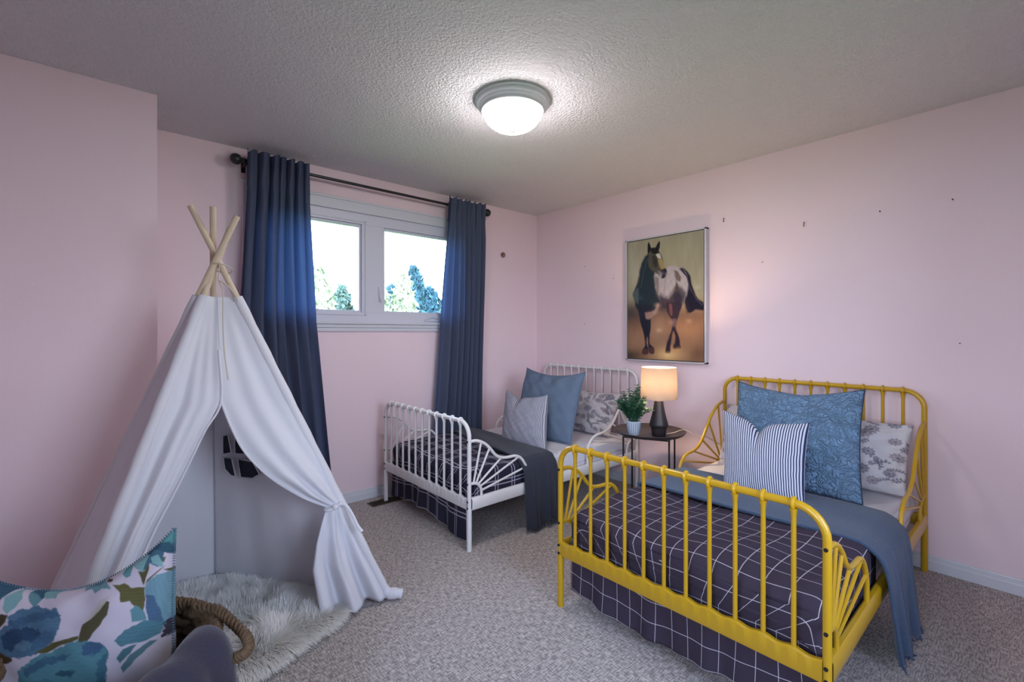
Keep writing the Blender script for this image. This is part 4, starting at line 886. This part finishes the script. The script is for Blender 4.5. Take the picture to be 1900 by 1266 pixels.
fld = np.stack([nz(Q[:, 0] * 5, Q[:, 1] * 5, 0, 1), nz(Q[:, 0] * 5, Q[:, 1] * 5, 0, 4)], 1) * 1.3 + np.stack([nz(Q[:, 0] * 16, Q[:, 1] * 16, 0, 2), nz(Q[:, 0] * 16, Q[:, 1] * 16, 0, 7)], 1) * .7
dr = fld * (1 - .6 * edge[:, None]) + out * (.35 + 1.1 * edge[:, None]) + rng.normal(size=Q.shape) * .22
L = (.058 + .028 * rng.random(n_))[:, None]; hgt = (1.0 + .30 * nz(Q[:, 0] * 7, Q[:, 1] * 7, 0, 3)) * (1 - .30 * edge)
b0 = np.column_stack([Q, .018 - .010 * edge]); d3 = np.column_stack([dr * .75, hgt]); d3 /= np.linalg.norm(d3, axis=1)[:, None]
p1 = b0 + d3 * L * .55; d4 = d3.copy(); d4[:, 2] -= .62 + .2 * edge; d4 /= np.linalg.norm(d4, axis=1)[:, None]; p2 = p1 + d4 * L * .5
p2[:, 2] = np.maximum(p2[:, 2], .004); wv = np.cross(d3, np.array([0, 0, 1.0])); wv /= np.linalg.norm(wv, axis=1)[:, None] + 1e-6; wd = (.0010 + .0008 * rng.random(n_))[:, None]
V = np.stack([b0 - wv * wd, b0 + wv * wd, p1 - wv * wd * .9, p1 + wv * wd * .9, p2], 1).reshape(-1, 3)
hr = MB(); hr.v = V.tolist(); hr.off = len(V); hr.f = [f for i in range(0, 5 * n_, 5) for f in ((i, i + 1, i + 3, i + 2), (i + 2, i + 3, i + 4))]
rug = thing('fur_rug', (float(rc0[0]), float(rc0[1]), 0), 'fluffy white fur rug on the carpet in the tent opening', 'rug')
obj('backing', rg, M_fur, rug); tag(obj('pile', hr, M_fur, rug, sharp=180), kind='stuff')

# ------------------------------------------------------------------ woven basket with pillow and throw
BX, BY, BR_, BZ = 0.0, 1.525, .235, .455
M_wick = mat('brown_seagrass', (0.115, 0.070, 0.036, 1), .75, bump=.8, bscale=90, var=.75, vscale=70)
bk = thing('woven_basket', (BX, BY, 0), 'brown woven seagrass basket with a braided loop handle holding the floral cushion', 'basket')
def twisted(pts, r, turns, name, parent, strands=3, k=6):
    """a rope of strands twisted about a path"""
    pts = [Vector(p) for p in pts]; mb = MB(); n_ = len(pts)
    for s in range(strands):
        path = []
        for i, p in enumerate(pts):
            t = (pts[min(i + 1, n_ - 1)] - pts[max(i - 1, 0)]).normalized(); a = t.orthogonal().normalized() if abs(t.z) > .95 else (Vector((0, 0, 1)) - t * t.z).normalized(); b_ = t.cross(a)
            ph = 2 * PI * (turns * i / (n_ - 1) + s / strands); path.append(p + (a * math.cos(ph) + b_ * math.sin(ph)) * r * .62)
        mb.tube(path, r * .46, k)
    return obj(name, mb, M_wick, parent)
body = MB(); nr = 15
for i in range(nr):
    f = i / (nr - 1); z = .018 + (BZ - .03) * f; R = .175 + .055 * math.sin(min(1, f * 1.25) * PI / 2) + .004 * (i % 2); K = 120
    ring = [(BX + (R + .006 * (1 if (int(q / 4) + i) % 2 else -1) * .8) * math.cos(2 * PI * q / K), BY + (R + .006 * (1 if (int(q / 4) + i) % 2 else -1) * .8) * math.sin(2 * PI * q / K), z + .003 * math.sin(q * .8 + i)) for q in range(K)]
    body.tube(ring, .0165, 8, closed=True)
body.lathe([(.001, .004), (.185, .004), (.19, .02), (.001, .02)], (BX, BY, 0), 40)
obj('basket_body', body, M_wick, bk)
twisted([(BX + BR_ * math.cos(a), BY + BR_ * math.sin(a), BZ + .004) for a in np.linspace(0, 2 * PI, 241)], .017, 34, 'rim', bk)
hp = catmull([(.200, 1.610, .470), (.240, 1.530, .482), (.262, 1.455, .476), (.282, 1.385, .462), (.282, 1.352, .448), (.262, 1.348, .436), (.232, 1.372, .430), (.195, 1.405, .432)], 14)
twisted(hp, .0135, 11, 'handle', bk)
hp2 = [(2 * BX - p.x, 2 * BY - p.y, p.z) for p in hp]; twisted(hp2, .0155, 13, 'handle', bk)

# teal peony cushion
QTL, QTR, QBR, QBL = (-.258, 1.850, .637), (.158, 1.660, .697), (.150, 1.500, .150), (-.165, 1.610, .150)
Hq = homography([(0, 0), (1, 0), (1, 1), (0, 1)], [(-186, 422), (1357, 74), (1430, 1900), (30, 2100)])
def peony(uv):
    P = apply_h(Hq, uv); C = np.ones((len(P), 4)); C[:, :3] = lin(214, 206, 222)
    T1, T2, T3, T4 = lin(64, 100, 124), lin(104, 150, 162), lin(56, 84, 112), lin(134, 178, 184); OL, OD = lin(94, 92, 60), lin(72, 58, 42)
    L_ = lambda pg, c, **k: lay(C, P, pg, c, soft=k.pop('soft', 3.5), **dict(k, streak=k.get('streak', 0) * .5, warp=k.get('warp', 0) * .7))
    # upper left spray
    L_([(-200, 470), (0, 500), (240, 492), (400, 500), (600, 490), (600, 515), (460, 520), (300, 560), (380, 660), (345, 725), (290, 690), (230, 580), (180, 570), (110, 640), (70, 740), (20, 750), (30, 640), (-60, 560), (-200, 560)], T1, warp=8, streak=.08, sdir=(.5, .86))
    L_([(240, 520), (400, 560), (480, 670), (400, 676), (330, 620)], T4, warp=6, streak=.05); L_([(390, 525), (520, 540), (530, 590), (470, 605), (410, 560)], lin(104, 140, 150), warp=6, streak=.12)
    L_([(120, 640), (180, 600), (235, 660), (215, 730), (170, 765), (130, 720)], T4, warp=5); L_([(255, 620), (300, 640), (370, 680), (345, 726), (290, 690)], T2, warp=5)
    L_([(-160, 520), (-20, 540), (50, 570), (20, 640), (-120, 620)], T3, warp=10, streak=.15)
    L_([(-60, 700), (20, 720), (60, 760), (0, 800), (-80, 780)], lin(128, 132, 150), warp=8, alpha=.7)
    # big blue peony
    L_([(180, 790), (250, 745), (360, 722), (430, 742), (520, 738), (575, 790), (570, 880), (545, 960), (520, 1010), (430, 1060), (330, 1085), (220, 1080), (110, 1040), (70, 960), (110, 900), (190, 850)], lin(88, 122, 150), warp=12, wf=.03, streak=.08)
    for pg, c, a in [([(180, 830), (360, 770), (520, 760), (560, 800), (380, 830), (240, 880)], lin(70, 102, 134), .9), ([(150, 930), (230, 880), (350, 870), (440, 900), (450, 960), (380, 1000), (280, 990), (250, 1040), (170, 1020)], lin(52, 78, 110), .95), ([(380, 980), (470, 900), (560, 900), (540, 960), (470, 1020), (390, 1040)], lin(74, 108, 138), .85), ([(240, 1000), (340, 960), (400, 990), (330, 1040)], lin(112, 150, 170), .5)]:
        L_(pg, c, alpha=a, warp=14, wf=.05, soft=6, streak=.1)
    # olive leaves
    L_([(0, 860), (60, 800), (140, 765), (180, 775), (170, 830), (110, 900), (40, 960), (0, 980)], lin(78, 70, 54), warp=4); L_([(60, 930), (100, 870), (140, 865), (80, 940)], lin(214, 206, 214), warp=4, alpha=.8)
    L_([(10, 1030), (60, 1005), (120, 1040), (250, 1090), (255, 1110), (180, 1135), (60, 1150), (10, 1140)], lin(82, 66, 46), warp=5); L_([(14, 1035), (66, 1020), (66, 1140), (14, 1140)], lin(46, 40, 34), alpha=.7)
    L_([(410, 1060), (530, 990), (720, 945), (724, 972), (600, 1010), (500, 1060)], OL, warp=4)
    L_([(740, 870), (800, 820), (850, 740), (905, 690), (938, 705), (925, 800), (870, 890), (820, 950), (750, 1050), (725, 1030), (725, 940)], lin(92, 88, 66), warp=5, streak=.06); L_([(760, 850), (840, 700), (905, 655), (925, 665), (870, 760), (800, 830)], lin(206, 200, 196), warp=5, alpha=.85)
    L_([(920, 575), (1020, 565), (1080, 600), (1180, 600), (1190, 700), (1185, 800), (1120, 760), (1080, 710), (1010, 705), (995, 640)], lin(104, 102, 66), warp=6, streak=.1)
    L_([(1110, 470), (1165, 470), (1175, 375), (1195, 400), (1200, 470), (1185, 560), (1175, 585), (1150, 530)], OL, warp=3); L_([(1190, 580), (1230, 530), (1320, 430), (1290, 450), (1200, 540)], OL, soft=5); L_([(1260, 340), (1320, 350), (1310, 400), (1280, 380)], lin(96, 108, 80), warp=3); L_([(1310, 460), (1390, 440), (1390, 500), (1360, 495)], OL, warp=3)
    # crown of petals at the upper right corner
    L_([(770, 525), (830, 440), (900, 370), (1010, 270), (1180, 150), (1330, 60), (1372, 90), (1372, 320), (1355, 330), (1310, 300), (1280, 440), (1200, 400), (1150, 480), (1060, 420), (1000, 380), (930, 400), (860, 440), (835, 530)], lin(74, 110, 130), warp=7, streak=.12, sdir=(.8, -.6))
    for pg, c in [([(1030, 310), (1120, 320), (1180, 330), (1150, 480), (1090, 440), (1040, 400)], T4), ([(1200, 350), (1260, 330), (1310, 420), (1300, 440), (1220, 400)], T4), ([(1180, 190), (1330, 100), (1365, 120), (1360, 220), (1250, 240)], lin(92, 150, 152)), ([(1130, 260), (1330, 210), (1372, 330), (1300, 300), (1200, 270)], lin(58, 92, 112)), ([(970, 400), (1000, 380), (1050, 420), (1055, 500), (1020, 520), (975, 490)], lin(100, 152, 160)), ([(1020, 330), (1080, 230), (1210, 250), (1200, 320)], T3)]: L_(pg, c, warp=5, streak=.08)
    L_([(600, 575), (640, 540), (740, 530), (830, 545), (920, 600), (905, 612), (830, 600), (780, 640), (740, 610), (690, 625), (640, 590)], lin(116, 160, 172), warp=6, streak=.1); L_([(640, 545), (740, 535), (820, 560), (800, 585), (700, 585)], lin(84, 116, 142), warp=6, alpha=.8)
    L_([(830, 530), (900, 530), (900, 550), (850, 555)], OD, warp=4)
    # right-hand petals
    L_([(1180, 600), (1260, 500), (1340, 480), (1385, 520), (1400, 860), (1330, 940), (1240, 900), (1210, 760)], lin(120, 160, 176), warp=8, streak=.10, sdir=(.2, .98)); L_([(1190, 660), (1260, 680), (1310, 800), (1320, 900), (1240, 880), (1200, 760)], lin(82, 112, 144), warp=6, streak=.1)
    L_([(1085, 780), (1120, 740), (1200, 800), (1220, 860), (1110, 868)], T2, warp=6); L_([(990, 1000), (1060, 930), (1200, 860), (1330, 900), (1310, 990), (1180, 1030), (1040, 1040)], lin(88, 132, 148), warp=6, streak=.12); L_([(1010, 1130), (1060, 1060), (1150, 1040), (1110, 1100), (1040, 1165)], lin(82, 122, 132), warp=5); L_([(1040, 1200), (1110, 1110), (1240, 1030), (1290, 1030), (1140, 1160), (1060, 1240)], lin(96, 132, 142), warp=5)
    L_([(1330, 900), (1380, 850), (1400, 900), (1400, 1010), (1310, 1020)], lin(70, 66, 80), warp=12, wf=.09, streak=.35)
    # lower teal bloom
    L_([(300, 1180), (420, 1080), (560, 1040), (680, 985), (800, 990), (900, 1010), (945, 1060), (945, 1200), (935, 1420), (800, 1560), (560, 1600), (380, 1500), (290, 1320)], lin(92, 142, 156), warp=12, wf=.03, streak=.08)
    for pg, c, a in [([(330, 1170), (480, 1090), (690, 1070), (640, 1110), (460, 1160), (370, 1220)], lin(68, 104, 130), .9), ([(760, 1010), (840, 990), (900, 1010), (910, 1050), (860, 1090), (760, 1085)], lin(70, 100, 136), .95), ([(560, 1200), (640, 1185), (720, 1190), (690, 1230), (580, 1220)], lin(50, 84, 104), .9), ([(870, 1150), (945, 1060), (940, 1300), (880, 1280)], lin(66, 108, 130), .8), ([(360, 1260), (520, 1230), (600, 1290), (420, 1330)], lin(76, 120, 140), .8)]: L_(pg, c, alpha=a, warp=12, wf=.04, soft=6, streak=.1)
    L_([(60, 1260), (110, 1250), (130, 1290), (70, 1300)], lin(60, 60, 100)); L_([(-150, 900), (0, 1000), (-40, 1300), (-160, 1200)], lin(104, 150, 162), warp=12, streak=.1)
    L_([(1000, 1400), (1200, 1350), (1300, 1500), (1100, 1600)], T2, warp=12, streak=.1); L_([(100, 1500), (250, 1600), (200, 1750), (60, 1700)], OL, warp=8)
    C[:, :3] *= .80
    return C
cu = thing('throw_cushion', (0, 1.6, .15), 'white cushion printed with teal peonies and olive leaves, standing in the woven basket', 'cushion')
c2 = pillow('cushion_body', QTL, QTR, QBR, QBL, .20, M_teal, None, None, nx=260, ny=260, sag=.105, side=.012, chop=None, ex=.36, wr=.004, seed=2, color=peony)
del_keys = [k for k in c2.keys()]
for k in del_keys: del c2[k]
lw = c2.location.copy(); c2.parent = cu; c2.location = lw - cu.location
# overlocked edge stitching along the top and left seams
vs_ = [v.co + lw for v in c2.data.vertices[:260 * 260]]
edge_pts = [vs_[i * 260] for i in range(0, 260)]; left_pts = [vs_[j] for j in range(0, 260)]; right_pts = [vs_[259 * 260 + j] for j in range(0, 260)]
st = MB()
for pts_ in (edge_pts, left_pts, right_pts):
    for i in range(2, 258, 3):
        p_ = pts_[i]; t_ = (pts_[i + 1] - pts_[i - 1]).normalized(); s_ = t_.cross(Vector((-.64, -.77, 0))).normalized(); fwd = Vector((-.40, -.85, .1)).normalized() * .004
        st.tube([p_ + s_ * .006 + fwd * .2, p_ + fwd * 1.3, p_ - s_ * .006 + fwd * .8], .0016, 5)
tag(obj('edge_stitching', st, mat('slate_thread', (0.12, 0.2, 0.27, 1), .8), cu))

# dark fleece folded over the basket's rim
P = []; a0, a1 = math.radians(-33), math.radians(-98)
prof = [(.115, .20), (.135, .30), (.160, .40), (.185, .465), (.212, .502), (.240, .508), (.266, .490), (.284, .450), (.292, .38), (.298, .28), (.304, .18), (.312, .08)]
pf = catmull([(r, 0, z) for r, z in prof], 6)
for i in range(60):
    f = i / 59; a = a0 + (a1 - a0) * f; row = []
    for p_ in pf:
        ripple = .009 * math.sin(10 * f + 1) * min(1, max(0, (.45 - p_.z) / .2)) + .006 * math.sin(21 * f)
        z = p_.z - .055 * f ** 1.3 * (1 if p_.z > .3 else p_.z / .3) + .004 * math.sin(14 * f); R = p_.x + ripple
        if p_.x < .212: R = p_.x + .0 
        row.append((BX + R * math.cos(a), BY + R * math.sin(a), z))
    P.append(row)
tb = thing('fleece_blanket', (.12, 1.33, 0.3), 'dark charcoal fleece blanket draped over the rim of the woven basket', 'blanket')
obj('outer_fold', MB().grid(np.array(P)), M_greyth, tb, solid=.022, sharp=180)
P2 = np.array(P)[:36, 18:]; ctr = np.array([BX, BY, 0]); q2 = P2.copy(); q2[..., :2] = ctr[:2] + (P2[..., :2] - ctr[:2]) * .985; 
ang = math.radians(5); Rm = np.array([[math.cos(ang), -math.sin(ang)], [math.sin(ang), math.cos(ang)]]); q2[..., :2] = ctr[:2] + (q2[..., :2] - ctr[:2]) @ Rm.T; q2[..., 2] -= .020
obj('inner_fold', MB().grid(q2), M_greyth, tb, solid=.010, sharp=180)

# ------------------------------------------------------------------ small things on floor and walls
vt = thing('floor_vent', (1.555, 3.225, 0), 'small bronze floor register beside the white bed leg at the window wall', 'vent')
m_ = MB().box(1.46, 1.70, 3.185, 3.285, .0, .005); obj('vent_plate', m_, M_vent, vt, smooth=False, bevel=.001)
m_ = MB()
for k in range(13): x = 1.475 + k * .0175; m_.box(x, x + .007, 3.197, 3.273, .005, .0085)
obj('louvre', m_, mat('dark_bronze', (.02, .012, .008, 1), .6), vt, smooth=False)
hk = thing('wall_hook', (2.85, YW, 2.0), 'small tarnished metal tieback ring on the wall right of the curtain', 'hook')
obj('plate', MB().tube([(2.85, YW, 2.0), (2.85, YW - .006, 2.0)], [.016, .014], 16), M_hookm, hk)
m_ = MB().torus((2.852, YW - .012, 1.996), (0, 1, 0), .020, .005, 20, 8); obj('ring', m_, M_hookm, hk)
def nail(y, z, label, r=.004):
    m_ = MB().tube([(XR, y, z), (XR - .008, y, z + .002)], [r * .6, r], 8)
    tag(obj('wall_nail', m_, M_bolt, origin=(XR, y, z)), label, 'nail', 'leftover nails on the right wall')
nail(.61, 1.944, 'dark nail high on the pink wall, the darkest one right of the two wire hooks'); nail(.31, 1.947, 'small nail highest and furthest right on the pink wall', .0035)
nail(2.44, 1.725, 'tiny nail on the pink wall just left of the horse painting', .003); nail(2.756, 1.861, 'tiny nail left of the horse painting near the corner', .003)
nail(2.762, 1.34, 'tiny nail above the white headboard', .003); nail(1.235, 1.728, 'tiny nail right of the horse painting below the wire hooks', .003); nail(.283, 1.203, 'tiny nail above the right end of the yellow headboard', .003)
for y, z, lb in ((1.494, 2.055, 'small wire picture hook just above and right of the horse painting'), (.991, 1.937, 'small wire picture hook further right, near the middle of the pink wall')):
    m_ = MB().tube(catmull([(XR - .001, y, z + .014), (XR - .003, y, z), (XR - .006, y, z - .012), (XR - .011, y, z - .010), (XR - .012, y, z - .003)]), .0018, 6); m_.sphere((XR - .003, y, z + .012), .0045, 8)
    tag(obj('picture_hook', m_, M_hookm, origin=(XR, y, z)), lb, 'hook', 'leftover picture hooks')
